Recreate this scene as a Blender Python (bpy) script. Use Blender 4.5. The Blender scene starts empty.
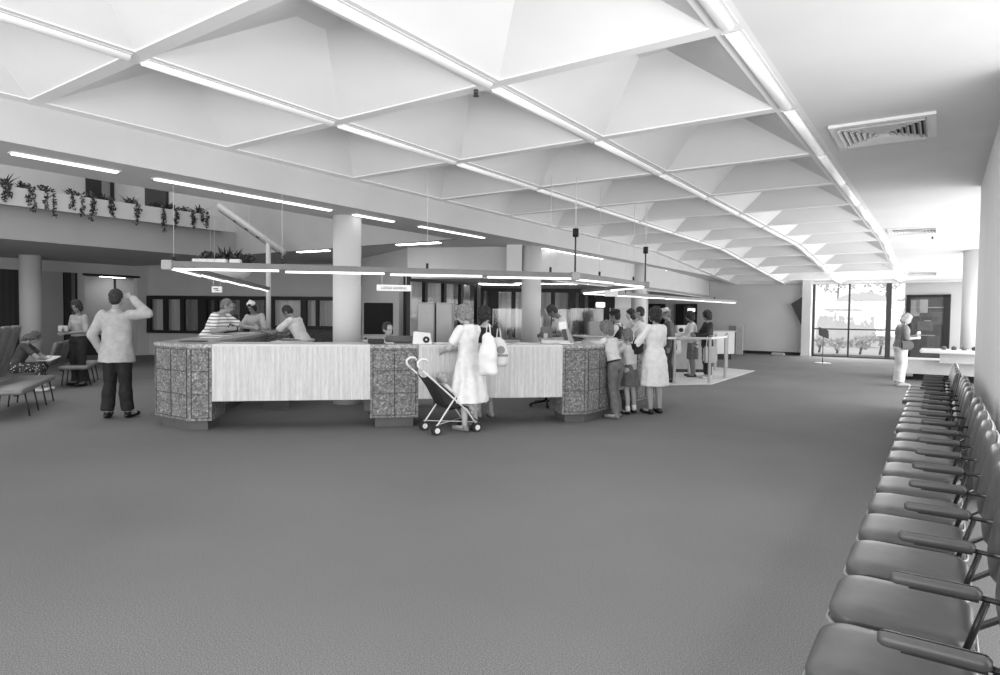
import bpy, bmesh, math, random
from mathutils import Vector, Matrix, noise
random.seed(7)
C = bpy.context.scene.collection
R = math.radians
# ---------------------------------------------------------------- camera
HC = 1.53; F = 637.5
yaw, pit, rol = R(34.70), R(2.00), R(0.63)
fwd = Vector((-math.sin(yaw)*math.cos(pit), math.cos(yaw)*math.cos(pit), -math.sin(pit)))
rt0 = Vector((math.cos(yaw), math.sin(yaw), 0)); up0 = rt0.cross(fwd)
RT = rt0*math.cos(rol)+up0*math.sin(rol); UP = up0*math.cos(rol)-rt0*math.sin(rol)
cd = bpy.data.cameras.new('camera'); cam = bpy.data.objects.new('camera', cd); C.objects.link(cam)
m = Matrix.Identity(4)
for i in range(3):
    m[i][0], m[i][1], m[i][2] = RT[i], UP[i], -fwd[i]
m[2][3] = HC
cam.matrix_world = m
cd.sensor_width = 36; cd.lens = F/1000*36; cd.clip_start = 0.05; cd.clip_end = 300
bpy.context.scene.camera = cam
# ---------------------------------------------------------------- world, lights, exposure
vs = bpy.context.scene.view_settings
vs.view_transform = 'Standard'; vs.look = 'None'; vs.gamma = 1; vs.use_curve_mapping = False
vs.exposure = -0.04
w = bpy.data.worlds.new('sky'); bpy.context.scene.world = w; w.use_nodes = True
bg = w.node_tree.nodes['Background']; bg.inputs[0].default_value = (1, 1, 1, 1); bg.inputs[1].default_value = 1.2
def area(name, loc, rot, sx, sy, power):
    l = bpy.data.lights.new(name, 'AREA'); l.shape = 'RECTANGLE'; l.size = sx; l.size_y = sy; l.energy = power
    o = bpy.data.objects.new(name, l); C.objects.link(o); o.location = loc; o.rotation_euler = rot
    return o
# daylight through the window wall to the right of the chairs, and through the glazed front behind the camera
area('window_daylight', (1.9, 20.3, 1.35), (0, R(90), 0), 2.3, 15.4, 700)
area('window_daylight', (1.9, 1.2, 1.35), (0, R(90), 0), 2.3, 12, 440)
area('window_daylight', (-4.0, -6.6, 1.6), (R(90), 0, 0), 13, 3.0, 800)
area('window_daylight', (-2.9, 28.6, 1.5), (R(-90), 0, 0), 3, 2.6, 170)
area('void_fill_light', (-13, 3, 8.8), (0, 0, 0), 7, 13, 420)  # fill lamp added over the void to lift the dark left side
area('upper_room_fill', (-20.5, 4, 8.8), (0, 0, 0), 5, 10, 420)  # unseen lamp added to brighten the walls above the parapet
for k in range(3): area('ceiling_strip_light', (-1.298-2.066*k, 9.5, 3.53), (0, 0, 0), .08, 19, 62)
# ---------------------------------------------------------------- materials
MC = {}
def lin(v): v /= 255; return v/12.92 if v <= .04045 else ((v+.055)/1.055)**2.4
def mat(v, rough=.7, kind='plain', **k):
    key = (v, rough, kind, tuple(sorted(k.items())))
    if key in MC: return MC[key]
    m = bpy.data.materials.new(f'{kind}_{v}'); m.use_nodes = True; nt = m.node_tree; b = nt.nodes['Principled BSDF']
    c = lin(v); b.inputs['Base Color'].default_value = (c, c, c, 1); b.inputs['Roughness'].default_value = rough
    if 'metal' in k: b.inputs['Metallic'].default_value = k['metal']
    N = nt.nodes.new; L = nt.links.new
    tc = N('ShaderNodeTexCoord')
    def ramp(src, stops):
        r = N('ShaderNodeValToRGB'); L(src, r.inputs[0]); e = r.color_ramp.elements
        while len(e) < len(stops): e.new(.5)
        for i, (p, g) in enumerate(stops):
            e[i].position = p; x = lin(g); e[i].color = (x, x, x, 1)
        return r
    def bump(src, s, d=.01):
        bp = N('ShaderNodeBump'); bp.inputs['Strength'].default_value = s; bp.inputs['Distance'].default_value = d
        L(src, bp.inputs['Height']); L(bp.outputs[0], b.inputs['Normal'])
    def nz(sc, det=3, vec=None):
        n = N('ShaderNodeTexNoise'); n.inputs['Scale'].default_value = sc; n.inputs['Detail'].default_value = det
        L(vec or tc.outputs['Object'], n.inputs['Vector']); return n.outputs[0]
    def mp(scale):
        a = N('ShaderNodeMapping'); a.inputs['Scale'].default_value = scale; L(tc.outputs['Object'], a.inputs['Vector']); return a.outputs[0]
    if kind == 'plain':
        n = nz(6); r = ramp(n, [(.3, max(0, v-4)), (.7, min(255, v+4))]); L(r.outputs[0], b.inputs['Base Color'])
    elif kind == 'paint':
        n = nz(1.2); r = ramp(n, [(.3, v-3), (.7, v+3)]); L(r.outputs[0], b.inputs['Base Color']); bump(nz(140, 2), .25, .004)
    elif kind == 'fabric':
        n = nz(14, 4); r = ramp(n, [(.3, max(0, v-9)), (.7, min(255, v+7))]); L(r.outputs[0], b.inputs['Base Color']); bump(nz(9, 3), .6, .03)
    elif kind == 'carpet':
        n = nz(150, 3); r = ramp(n, [(.32, v-22), (.68, v+22)]); 
        n2 = nz(.5, 3); r2 = ramp(n2, [(.3, 236), (.7, 255)])
        mx = N('ShaderNodeMix'); mx.data_type = 'RGBA'; mx.blend_type = 'MULTIPLY'; mx.inputs[0].default_value = 1
        L(r.outputs[0], mx.inputs[6]); L(r2.outputs[0], mx.inputs[7]); L(mx.outputs[2], b.inputs['Base Color']); bump(nz(220, 3), .5, .006)
        b.inputs['Specular IOR Level'].default_value = .1
    elif kind == 'stone':      # chipped stone tiles
        vo = N('ShaderNodeTexVoronoi'); vo.inputs['Scale'].default_value = 60; L(tc.outputs['Object'], vo.inputs['Vector'])
        sp = N('ShaderNodeSeparateColor'); L(vo.outputs['Color'], sp.inputs[0])
        r = ramp(sp.outputs[0], [(0, v-26), (.5, v-6), (.85, v+14), (1, v+42)])
        n = nz(26, 5); r2 = ramp(n, [(.35, 150), (.65, 255)])
        mx = N('ShaderNodeMix'); mx.data_type = 'RGBA'; mx.blend_type = 'MULTIPLY'; mx.inputs[0].default_value = .8
        L(r.outputs[0], mx.inputs[6]); L(r2.outputs[0], mx.inputs[7]); L(mx.outputs[2], b.inputs['Base Color']); bump(sp.outputs[0], .5, .006)
    elif kind == 'weave':      # pale panel with upright streaks
        n = nz(1, 4, mp((30, 30, 1.2))); n2 = nz(1, 3, mp((90, 90, 9)))
        r = ramp(n, [(.3, v-20), (.7, v+8)]); r2 = ramp(n2, [(.35, 236), (.65, 255)])
        mx = N('ShaderNodeMix'); mx.data_type = 'RGBA'; mx.blend_type = 'MULTIPLY'; mx.inputs[0].default_value = 1
        L(r.outputs[0], mx.inputs[6]); L(r2.outputs[0], mx.inputs[7]); L(mx.outputs[2], b.inputs['Base Color'])
    elif kind == 'curtain':
        n = nz(1, 2, mp((9, 9, .1))); r = ramp(n, [(.35, v-14), (.65, v+10)]); L(r.outputs[0], b.inputs['Base Color']); bump(n, .7, .05)
    elif kind == 'vinyl':
        n = nz(7, 4); r = ramp(n, [(.3, v-7), (.7, v+7)]); L(r.outputs[0], b.inputs['Base Color']); bump(nz(220, 3), .12, .002)
    elif kind == 'stripe':
        wv = N('ShaderNodeTexWave'); wv.bands_direction = 'Z'; wv.inputs['Scale'].default_value = 5.2; wv.inputs['Distortion'].default_value = .8
        L(tc.outputs['Object'], wv.inputs['Vector']); r = ramp(wv.outputs[0], [(.0, 120), (.22, 150), (.34, 232), (1, 240)]); L(r.outputs[0], b.inputs['Base Color'])
    elif kind == 'dots':
        vo = N('ShaderNodeTexVoronoi'); vo.inputs['Scale'].default_value = 26; L(tc.outputs['Object'], vo.inputs['Vector'])
        r = ramp(vo.outputs['Distance'], [(.0, 215), (.22, 200), (.3, v), (1, v)]); L(r.outputs[0], b.inputs['Base Color'])
    elif kind == 'leaf':
        n = nz(8, 2); r = ramp(n, [(.3, max(4, v-18)), (.7, v+22)]); L(r.outputs[0], b.inputs['Base Color'])
    elif kind == 'hair':
        n = nz(1, 4, mp((60, 60, 14))); r = ramp(n, [(.3, max(4, v-26)), (.7, v+30)]); L(r.outputs[0], b.inputs['Base Color']); bump(n, .6, .02)
    MC[key] = m; return m
def emit(s, v=255):
    key = ('emit', s, v)
    if key in MC: return MC[key]
    m = bpy.data.materials.new('lamp'); m.use_nodes = True; b = m.node_tree.nodes['Principled BSDF']
    b.inputs['Base Color'].default_value = (.9, .9, .9, 1); c = lin(v)
    b.inputs['Emission Color'].default_value = (c, c, c, 1); b.inputs['Emission Strength'].default_value = s
    MC[key] = m; return m
def glass(a=.06, rough=.0, tint=1.0):
    key = ('glass', a, tint)
    if key in MC: return MC[key]
    m = bpy.data.materials.new('pane_glass'); m.use_nodes = True; nt = m.node_tree; nt.nodes.clear()
    o = nt.nodes.new('ShaderNodeOutputMaterial'); t = nt.nodes.new('ShaderNodeBsdfTransparent'); g = nt.nodes.new('ShaderNodeBsdfGlossy'); x = nt.nodes.new('ShaderNodeMixShader')
    t.inputs[0].default_value = (tint, tint, tint, 1); g.inputs['Roughness'].default_value = rough; x.inputs[0].default_value = a
    nt.links.new(t.outputs[0], x.inputs[1]); nt.links.new(g.outputs[0], x.inputs[2]); nt.links.new(x.outputs[0], o.inputs[0])
    MC[key] = m; return m
# ---------------------------------------------------------------- geometry helpers
def V(*a): return Vector(a)
def ray(px, py): return RT*((px-500)/F) + UP*((337.5-py)/F) + fwd
def at(px, py, z):                     # point at height z seen at a pixel
    d = ray(px, py); t = (z-HC)/d.z; return V(d.x*t, d.y*t, z)
def pd(px, d):                         # ground point on a bearing at a depth
    r = ray(px, 315); return V(r.x*d, r.y*d, 0)
class MB:
    def __init__(s): s.bm = bmesh.new()
    def faces(s, vs_, fs, smooth=False):
        vv = [s.bm.verts.new(v) for v in vs_]
        for f in fs:
            try: q = s.bm.faces.new([vv[i] for i in f]); q.smooth = smooth
            except ValueError: pass
        return s
    def box(s, c, size, rz=0, M=None, bev=0):
        x, y, z = [q/2 for q in size]
        T = Matrix.Translation(Vector(c)) @ (M or Matrix.Rotation(rz, 4, 'Z'))
        p = [T @ V(a*x, b*y, c_*z) for c_ in (-1, 1) for a, b in ((-1, -1), (1, -1), (1, 1), (-1, 1))]
        n0 = len(s.bm.edges)
        s.faces(p, [(3, 2, 1, 0), (4, 5, 6, 7), (0, 1, 5, 4), (1, 2, 6, 5), (2, 3, 7, 6), (3, 0, 4, 7)])
        if bev:
            s.bm.edges.ensure_lookup_table()
            bmesh.ops.bevel(s.bm, geom=s.bm.edges[n0:], offset=bev, segments=2, affect='EDGES')
        return s
    def bar(s, a, b, w, h, up=V(0, 0, 1)):
        a = Vector(a); b = Vector(b); d = b-a; L = d.length; d.normalize(); x = d.cross(up).normalized(); u = x.cross(d)
        M = Matrix((( x.x, d.x, u.x, 0), (x.y, d.y, u.y, 0), (x.z, d.z, u.z, 0), (0, 0, 0, 1)))
        return s.box((a+b)/2, (w, L, h), M=M)
    def prism(s, poly, z0, z1):
        n = len(poly); ar = sum(poly[i][0]*poly[(i+1) % n][1]-poly[(i+1) % n][0]*poly[i][1] for i in range(n))
        if ar < 0: poly = poly[::-1]
        p = [V(x, y, z0) for x, y in [q[:2] for q in poly]]+[V(q[0], q[1], z1) for q in poly]
        return s.faces(p, [tuple(range(n))[::-1], tuple(range(n, 2*n))]+[(i, (i+1) % n, n+(i+1) % n, n+i) for i in range(n)])
    def wall(s, a, b, z0, z1, t=.12, side=1):      # slab from a to b, thickness to the far side
        a = V(a[0], a[1], 0); b = V(b[0], b[1], 0); d = (b-a).normalized(); n = V(-d.y, d.x, 0)*t*side
        return s.prism([a, b, b+n, a+n], z0, z1)
    def tube(s, pts, rad, seg=12, lat=None, smooth=True, close=False):
        pts = [Vector(p) for p in pts]; n = len(pts); rings = []
        if not isinstance(rad, (list, tuple)): rad = [rad]*n
        px = None
        for i, p in enumerate(pts):
            if close: d = pts[(i+1) % n]-pts[i-1]
            else: d = (pts[min(i+1, n-1)]-pts[max(i-1, 0)])
            d = d.normalized() if d.length > 1e-9 else V(0, 0, 1)
            if lat is not None: x = (Vector(lat)-d*d.dot(Vector(lat))).normalized()
            elif px is None: x = d.orthogonal().normalized()
            else: x = (px-d*d.dot(px)).normalized()
            px = x; y = d.cross(x); r = rad[i]; ra, rb = r if isinstance(r, (tuple, list)) else (r, r)
            rings.append([s.bm.verts.new(p+x*ra*math.cos(2*math.pi*k/seg)+y*rb*math.sin(2*math.pi*k/seg)) for k in range(seg)])
        for i in range(n if close else n-1):
            A, B = rings[i], rings[(i+1) % n]
            for k in range(seg):
                f = s.bm.faces.new((A[k], A[(k+1) % seg], B[(k+1) % seg], B[k])); f.smooth = smooth
        if not close:
            s.bm.faces.new(rings[0][::-1]); s.bm.faces.new(rings[-1])
        return s
    def ball(s, c, r, seg=12, M=None):
        r = r if isinstance(r, (tuple, list)) else (r, r, r)
        T = Matrix.Translation(Vector(c)) @ (M or Matrix.Identity(4)) @ Matrix.Diagonal((r[0], r[1], r[2], 1))
        q = bmesh.ops.create_uvsphere(s.bm, u_segments=seg, v_segments=max(6, seg*2//3), radius=1, matrix=T)
        for v in q['verts']:
            for f in v.link_faces: f.smooth = True
        return s
    def limb(s, a, b, ra, rb, seg=10, lat=None):
        a = Vector(a); b = Vector(b); s.tube([a, b], [ra, rb], seg, lat)
        for p, r in ((a, ra), (b, rb)):
            q = min(r) if isinstance(r, (tuple, list)) else r
            s.ball(p, q, seg)
        return s
    def mesh(s, name):
        me = bpy.data.meshes.new(name); bmesh.ops.recalc_face_normals(s.bm, faces=s.bm.faces[:]) if len(s.bm.faces) < 60000 else None
        s.bm.to_mesh(me); s.bm.free(); return me
    def build(s, name, m, parent=None, **k):
        me = s.mesh(name); me.materials.append(m); return link(name, me, parent, **k)
    def fuse(s, name, m, vox, parent=None, disp=0, dsc=20, smooth=2, dseed=0):   # one continuous skin
        me = s.mesh('raw'); o = bpy.data.objects.new('raw', me); C.objects.link(o)
        q = o.modifiers.new('r', 'REMESH'); q.mode = 'VOXEL'; q.voxel_size = vox; q.use_smooth_shade = True
        if smooth: q = o.modifiers.new('s', 'SMOOTH'); q.iterations = smooth; q.factor = .5
        dg = bpy.context.evaluated_depsgraph_get(); dg.update()
        nm = bpy.data.meshes.new_from_object(o.evaluated_get(dg)); nm.name = name
        bpy.data.objects.remove(o); bpy.data.meshes.remove(me)
        if disp:
            ns = [v.normal.copy() for v in nm.vertices]
            for v, n in zip(nm.vertices, ns):
                v.co += n*disp*noise.noise(v.co*dsc+V(dseed, 0, 0))
        nm.materials.clear(); nm.materials.append(m)
        for p in nm.polygons: p.use_smooth = True
        return link(name, nm, parent)
def link(name, me, parent=None, **k):
    o = bpy.data.objects.new(name, me); C.objects.link(o)
    if parent is not None:
        o.parent = parent
    for a, b in k.items(): o[a] = b
    return o
def tag(o, label, cat, group=None, kind=None):
    o['label'] = label; o['category'] = cat
    if group: o['group'] = group
    if kind: o['kind'] = kind
    return o
def thing(name, label, cat, loc=(0, 0, 0), rz=0, group=None):
    o = bpy.data.objects.new(name, None); C.objects.link(o); o.location = loc; o.rotation_euler = (0, 0, rz); o.empty_display_size = .1
    return tag(o, label, cat, group)
def struct(o): o['kind'] = 'structure'; return o
def dup(o, loc=None, rz=None, parent=None):
    c = o.copy(); C.objects.link(c)
    if parent is not None: c.parent = parent
    if loc is not None: c.location = loc
    if rz is not None: c.rotation_euler = (0, 0, rz)
    for ch in list(o.children): dup(ch, parent=c)
    return c
ORD = ['first', 'second', 'third', 'fourth', 'fifth', 'sixth', 'seventh', 'eighth', 'ninth', 'tenth', 'eleventh', 'twelfth', 'thirteenth', 'fourteenth', 'fifteenth', 'sixteenth', 'seventeenth', 'eighteenth', 'nineteenth', 'twentieth', 'twenty-first', 'twenty-second']
PAINT = mat(214, .75, 'paint'); WALLM = mat(196, .8, 'paint'); GREYW = mat(150, .8, 'paint'); DARKF = mat(22, .5); WHITE = mat(225, .6)
# ---------------------------------------------------------------- room shell
CZ = 3.58; X0 = -1.298; SX = 2.066; Y0 = 4.692; SY = 2.077; XB = X0-3*SX
WY = 28.8
fl = MB().box((-12, 12, -.06), (30, 38, .12)); struct(fl.build('floor', mat(120, .95, 'carpet')))
def dz_(y): return -max(0, y-19.2)/9.6*.60      # the far bays dip towards the window head
# coffered ceiling: ribs, sloping coffer faces and shallow top plates
cb = MB(); hw, hr = .12, .065; LIP = .012; RISE = .45; TOPI = .42
J0, J1 = -4, 12
for i in range(3):
    for j in range(J0, J1):
        xa, xb = X0-(i+1)*SX+hw, X0-i*SX-hw; ya, yb = Y0+j*SY+hr, min(Y0+(j+1)*SY-hr, WY)
        if ya > WY-.3: continue
        mx, my = (xb-xa)*TOPI, (yb-ya)*TOPI
        a = [V(xa, ya, CZ), V(xb, ya, CZ), V(xb, yb, CZ), V(xa, yb, CZ)]; b = [p+V(0, 0, LIP) for p in a]
        c = [V(xa+mx, ya+my, CZ+RISE), V(xb-mx, ya+my, CZ+RISE), V(xb-mx, yb-my, CZ+RISE), V(xa+mx, yb-my, CZ+RISE)]
        fs = [(8, 9, 10, 11)]
        for k in range(4):
            l = (k+1) % 4; fs += [(k, l, 4+l, 4+k), (4+k, 4+l, 8+l, 8+k)]
        cb.faces(a+b+c, fs)
for i in range(4):
    x = X0-i*SX
    x1 = x+hw if i else x+.12
    cb.faces([V(x-hw, Y0+J0*SY, CZ), V(x1, Y0+J0*SY, CZ), V(x1, 19.2, CZ), V(x-hw, 19.2, CZ), V(x1, WY, CZ), V(x-hw, WY, CZ)], [(0, 1, 2, 3), (3, 2, 4, 5)])
for j in range(J0, J1+1):
    y = min(Y0+j*SY, WY)
    for i in range(3):
        xa, xb = X0-(i+1)*SX+hw, X0-i*SX-hw
        cb.faces([V(xa, y-hr, CZ), V(xb, y-hr, CZ), V(xb, y+hr, CZ), V(xa, y+hr, CZ)], [(0, 1, 2, 3)])
me = cb.mesh('ceiling'); me.materials.append(mat(240, .8, 'paint')); [setattr(v.co, 'z', v.co.z+dz_(v.co.y)) for v in me.vertices]; ceil = link('ceiling', me); struct(ceil)
struct(MB().box((-4.6, 11.2, CZ+.62), (7.2, 35.6, .1)).build('ceiling_roof_slab', PAINT))
sc0 = MB(); sc0.faces([V(x, y, CZ+dz_(y)+h) for y in (-6.5, 19.2, WY+.1) for x, h in ((X0+.12, 0), (2.5, 0), (2.5, .12), (X0+.12, .12))], [(0, 4, 5, 1), (1, 5, 6, 2), (2, 6, 7, 3), (3, 7, 4, 0), (4, 8, 9, 5), (5, 9, 10, 6), (6, 10, 11, 7), (7, 11, 8, 4), (0, 1, 2, 3), (8, 11, 10, 9)]); struct(sc0.build('ceiling_side_strip', mat(224, .8, 'paint')))
# long box beam over the columns
struct(MB().box((XB-.03-.62, 11.2, (3.17+4.3)/2), (1.2, 35.4, 4.3-3.17)).build('trim_beam', mat(202, .8, 'paint')))
struct(MB().box((XB-1.28, 3.4, 3.24), (.06, 15.6, .12)).build('trim_beam_edge', mat(215, .7)))
# ceilings left of the beam
struct(MB().box((-17, 20.3, 3.25), (17.2, 18.54, .14)).build('ceiling_low', mat(205, .85, 'paint')))
struct(MB().box((-13.2, 2.4, 9.0), (9.5, 17.5, .12)).build('ceiling_upper', mat(170, .85, 'paint')))
struct(MB().box((-12.8, 10.96, 6.09), (8.3, .14, 5.82)).build('wall_upper_back', mat(158, .85, 'paint')))
struct(MB().box((-21.5, 2.7, 3.14), (9.2, 16.4, .12)).build('floor_mezzanine', mat(200, .85, 'paint')))
# mezzanine fascia and planter parapet
struct(MB().box((-16.93, 2.4, 3.46), (.1, 17.0, .76)).build('trim_mezzanine_fascia', mat(150, .85, 'paint')))
struct(MB().box((-16.82, 2.35, 4.0), (.36, 16.1, .40)).build('wall_parapet', mat(182, .85, 'paint')))
struct(MB().box((-24.4, 2.5, 6.1), (.1, 17, 5.9)).build('wall_upper_left', mat(175, .85, 'paint')))
struct(MB().box((-21.5, 10.98, 6.1), (9.2, .14, 5.8)).build('wall_upper_room', mat(165, .85, 'paint')))
struct(MB().box((-21.6, 2.5, 9.0), (9.4, 17, .12)).build('ceiling_upper_room', mat(170, .85, 'paint')))
# ---- right hand window wall beyond the columns
rw = MB()
for k in range(9): rw.box((2.0, -4.5+4.2*k, CZ/2), (.1, .12, CZ))
rw.box((2.0, 11, .05), (.12, 34, .1)).box((2.0, 11, CZ-.1), (.12, 34, .2))
struct(rw.build('window_1', mat(60, .5)))
struct(MB().box((-.2, 29.1, .1), (4.6, .1, .0001)).build('trim_1', mat(60)))
# far window wall
def wy(px): d = ray(px, 315); return d.x*WY/d.y
xw0, xw1, xw2, xw3 = wy(813), wy(849), wy(888.5), wy(906)
HZ = 2.93; pxr_ = wy(811)
struct(MB().box(((pxr_+2.5)/2, WY+.12, (HZ+CZ)/2+.3), (2.5-pxr_, .14, CZ-HZ+.6)).build('wall_far_header', mat(205, .8, 'paint')))
struct(MB().box(((pxr_+2.5)/2, WY-.02, HZ+.05), (2.5-pxr_, .2, .1)).build('trim_window_head', mat(210, .8)))
fr = MB()
fr.box((xw0+.03, WY, HZ/2), (.07, .1, HZ)).box((xw1, WY, HZ/2), (.06, .09, HZ)).box((xw2, WY, HZ/2), (.17, .12, HZ)).box(((xw0+xw3)/2, WY, 1.12), (xw3-xw0, .07, .05)).box(((xw0+xw3)/2, WY, .02), (xw3-xw0, .1, .04))
wn = struct(fr.build('window_2', mat(52, .5)))
for a, b in ((xw0, xw1), (xw1, xw2), (xw2, xw3)):
    for z0, z1 in ((.03, 1.1), (1.15, HZ)):
        MB().box(((a+b)/2, WY, (z0+z1)/2), (b-a-.1, .008, z1-z0)).build('pane', glass(.05), wn)
# square end pillar beside it
pxl, pxr = wy(803.5), wy(812.5)
struct(MB().box(((pxl+pxr)/2, WY-.15, CZ/2), (pxr-pxl, .5, CZ)).box(((pxl+pxr)/2, WY-.17, .05), (pxr-pxl+.02, .52, .1)).build('wall_end_pillar', mat(205, .8, 'paint')))
# far wall left of the pillar
struct(MB().wall((wy(804), WY+.1), (-27.5, WY+.1), 0, 4.2, .15, -1).build('wall_far', mat(205, .8, 'paint')))
struct(MB().box(((-13.5+pxl)/2, WY+.06, .06), (13.5+pxl, .05, .12)).build('baseboard_far', mat(28, .6)))
# right hand end wall with its slanting plane
ra_, rb_ = pd(904.5, 24.6), pd(990, 22.8)
struct(MB().wall(ra_, rb_, 0, CZ, .15, 1).build('wall_right_end', mat(190, .8, 'paint')))
# ---- round columns
def column(x, y, r, z, lab, cat='column'):
    o = struct(MB().tube([(0, 0, 0), (0, 0, z)], r, 40).build(lab, mat(212, .8, 'paint'))); o.location = (x, y, 0); return o
for px, y in ((347, 7.45), (531, 12.95), (638.5, 19.1)):
    d = ray(px, 315); x = d.x*y/d.y
    column(x, y, .235, 3.17, 'column')
column(.74, 21.7, .31, CZ, 'column')
pier = MB(); pier.prism([(.43, 6.6), (.43, 12.15), (.50, 12.3), (.62, 12.36), (.9, 12.36), (.9, 6.6)], 0, CZ); struct(pier.build('wall_right_pier', mat(236, .8, 'paint')))
q_ = pd(31, 18.2); column(q_.x, q_.y, .27, 3.08, 'column')
# ---- back rooms under the low ceiling
def seg(name, pa, da, pb, db, z0, z1, m, t=.12):
    return struct(MB().wall(pd(pa, da), pd(pb, db), z0, z1, t, 1 if name else 1).build(name, m))
BW = mat(195, .85, 'paint')
seg('wall_back', 146, 22.4, 345, 21.4, 2.1, 3.2, BW)
seg('wall_back_sill', 146, 22.4, 268, 21.8, 0, .78, BW)
sb = MB().wall(pd(268, 21.8), pd(345, 21.4), 0, 1.0, .2); struct(sb.build('wall_back_stone', mat(105, .8, 'stone')))
seg('wall_middle', 362, 19.0, 407.6, 16.0, 0, 3.2, mat(200, .85, 'paint'))
struct(MB().wall(pd(405.6, 15.95), pd(407.2, 15.85), 0, 3.18, .1).build('trim_corner', mat(200, .7)))
# glazed band on the left: black frames with curtained panes
def glazed(n, pa, da, pb, db, z0, z1, bars, m_cur, label_bar=.09, top=.12, bottom=.1, skip=(), cur_bright=None):
    A, B = pd(pa, da), pd(pb, db); mb = MB(); d = (B-A).normalized(); nrm = V(-d.y, d.x, 0)
    def onl(px):
        r = ray(px, 315); # intersect bearing with line A-B
        den = r.x*d.y-r.y*d.x; t = (A.x*d.y-A.y*d.x)/den; return V(r.x*t, r.y*t, 0)
    mb.wall(A, B, z1-top, z1, .1); mb.wall(A, B, z0, z0+bottom, .1)
    for b in bars:
        c = onl(b[0]); wdt = b[1]; mb.box((c.x+nrm.x*.05, c.y+nrm.y*.05, (z0+z1)/2), (wdt, .12, z1-z0), math.atan2(d.y, d.x))
    w_ = struct(mb.build(f'window_{n}', DARKF))
    bars = sorted(bars)
    for k in range(len(bars)-1):
        if k in skip: continue
        a, b = onl(bars[k][0]), onl(bars[k+1][0]); off = nrm*.35
        # pleated curtain behind the pane
        L = (b-a).length; nn = max(6, int(L/.05)); vs_ = []
        for q in range(nn+1):
            p = a+(b-a)*(q/nn)+off+nrm*(.02*math.sin(q*1.9)); vs_ += [V(p.x, p.y, z0), V(p.x, p.y, z1)]
        mc = m_cur[k % len(m_cur)]
        cu = MB(); cu.faces(vs_, [(2*q, 2*q+2, 2*q+3, 2*q+1) for q in range(nn)], True)
        cu.build('curtain', mc, w_)
        MB().wall(a+nrm*.05, b+nrm*.05, z0+bottom, z1-top, .006).build('pane', glass(.018, .06), w_)
    return w_
CG = mat(200, .9, 'curtain'); CD = mat(96, .9, 'curtain'); CL = mat(150, .9, 'curtain')
glazed(3, 147, 22.3, 268, 21.7, .78, 2.08, [(148.5, .14), (165, .14), (182, .14), (202, .3), (216, .12), (244, .3), (266.5, .14)], [CG, CG, CD, CD, CD, CD], skip=())
glazed(4, 271, 21.6, 345, 21.3, 1.0, 2.08, [(272, .12), (303.5, .2), (317, .1), (340, .12)], [mat(215, .9, 'curtain'), CG, mat(190, .9, 'curtain')])  # pale curtain colours carry the brightness and reflection of this window
glazed(5, 407.4, 15.8, 480, 17.8, .0, 2.47, [(408, .12), (426, .09), (445, .09), (462, .1), (478.5, .14)], [CG, CG, CG, mat(95, .9, 'curtain')])
glazed(6, 481, 20.8, 606, 21.2, .0, 2.42, [(482, .1), (494, .3), (513.5, .13), (553, .12), (572, .22), (582, .17), (591.5, .17), (599, .1)], [CD, CG, CG, CG, CG, CG, CG])
struct(MB().wall(pd(599, 21.2), pd(648, 22.5), 0, 2.45, .12).build('wall_recess', mat(200, .8, 'paint')))
# dropped bulkhead above the working area, and the low ceiling behind it
B0, B1, B2 = pd(408.5, 15.9), pd(521, 15.3), V(-7.95, 21.5, 0)
bk = MB(); bk.wall(B0, B1, 2.45, 3.18, .15); bk.wall(B1, V(-7.98, 14.0, 0), 2.45, 3.18, .15); bk.wall(V(-7.98, 14.0, 0), B2, 2.38, 3.18, .15); bk.wall(B2, V(-8.6, 28.8, 0), 2.38, 3.18, .15)
struct(bk.build('wall_bulkhead', mat(206, .8, 'paint')))
struct(MB().prism([B0, B1, V(-7.98, 14, 0), B2, V(-8.6, 28.8, 0), V(-20, 28.8, 0), V(-16, 14.5, 0)], 2.42, 2.5).build('ceiling_dropped', mat(205, .8, 'paint')))
sqp = pd(513.5, 15.0)
struct(MB().box((sqp.x, sqp.y, 2.82), (.36, .3, .72), R(35)).build('wall_square_pillar', mat(222, .8, 'paint')))
# left end ground floor walls
WL = -22.9
struct(MB().box((WL-.1, 5.8, 2.95), (.2, 12.0, .42)).build('wall_left_lintel', mat(190, .85, 'paint')))
struct(MB().box((WL-.1, 4.0, 1.37), (.16, 8.0, 2.74)).build('wall_left_curtained', mat(58, .9, 'curtain')))
struct(MB().box((WL-.1, 8.38, 1.37), (.2, .72, 2.74)).build('wall_left', mat(168, .85, 'paint')))
struct(MB().box((WL-.08, 8.86, 1.37), (.24, .2, 2.74)).box((WL-.08, 9.14, 1.37), (.1, .05, 2.74)).box((WL-.08, 10.2, 2.71), (.2, 1.8, .07)).build('door_1', DARKF))
struct(MB().box((WL-.1, 9.04, 1.37), (.05, .2, 2.7)).build('wall_left_panel', mat(120, .8)))
struct(MB().box((WL-.1, 9.26, 1.37), (.2, .2, 2.74)).box((WL-.1, 11.4, 1.37), (.2, .8, 2.74)).build('wall_left_pier', mat(190, .8, 'paint')))
struct(MB().box((WL-1.9, 10.3, 1.37), (.1, 3.4, 2.74)).box((WL-1, 11.9, 1.37), (1.9, .1, 2.74)).build('wall_alcove', mat(200, .85, 'paint')))
struct(MB().box((WL-1.85+.02, 11.1, 1.37), (.06, .06, 2.74)).build('trim_alcove', DARKF))
struct(MB().box((WL-1.0, 10.2, 2.78), (1.9, 3.4, .06)).build('ceiling_alcove', mat(150, .85, 'paint')))
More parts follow.
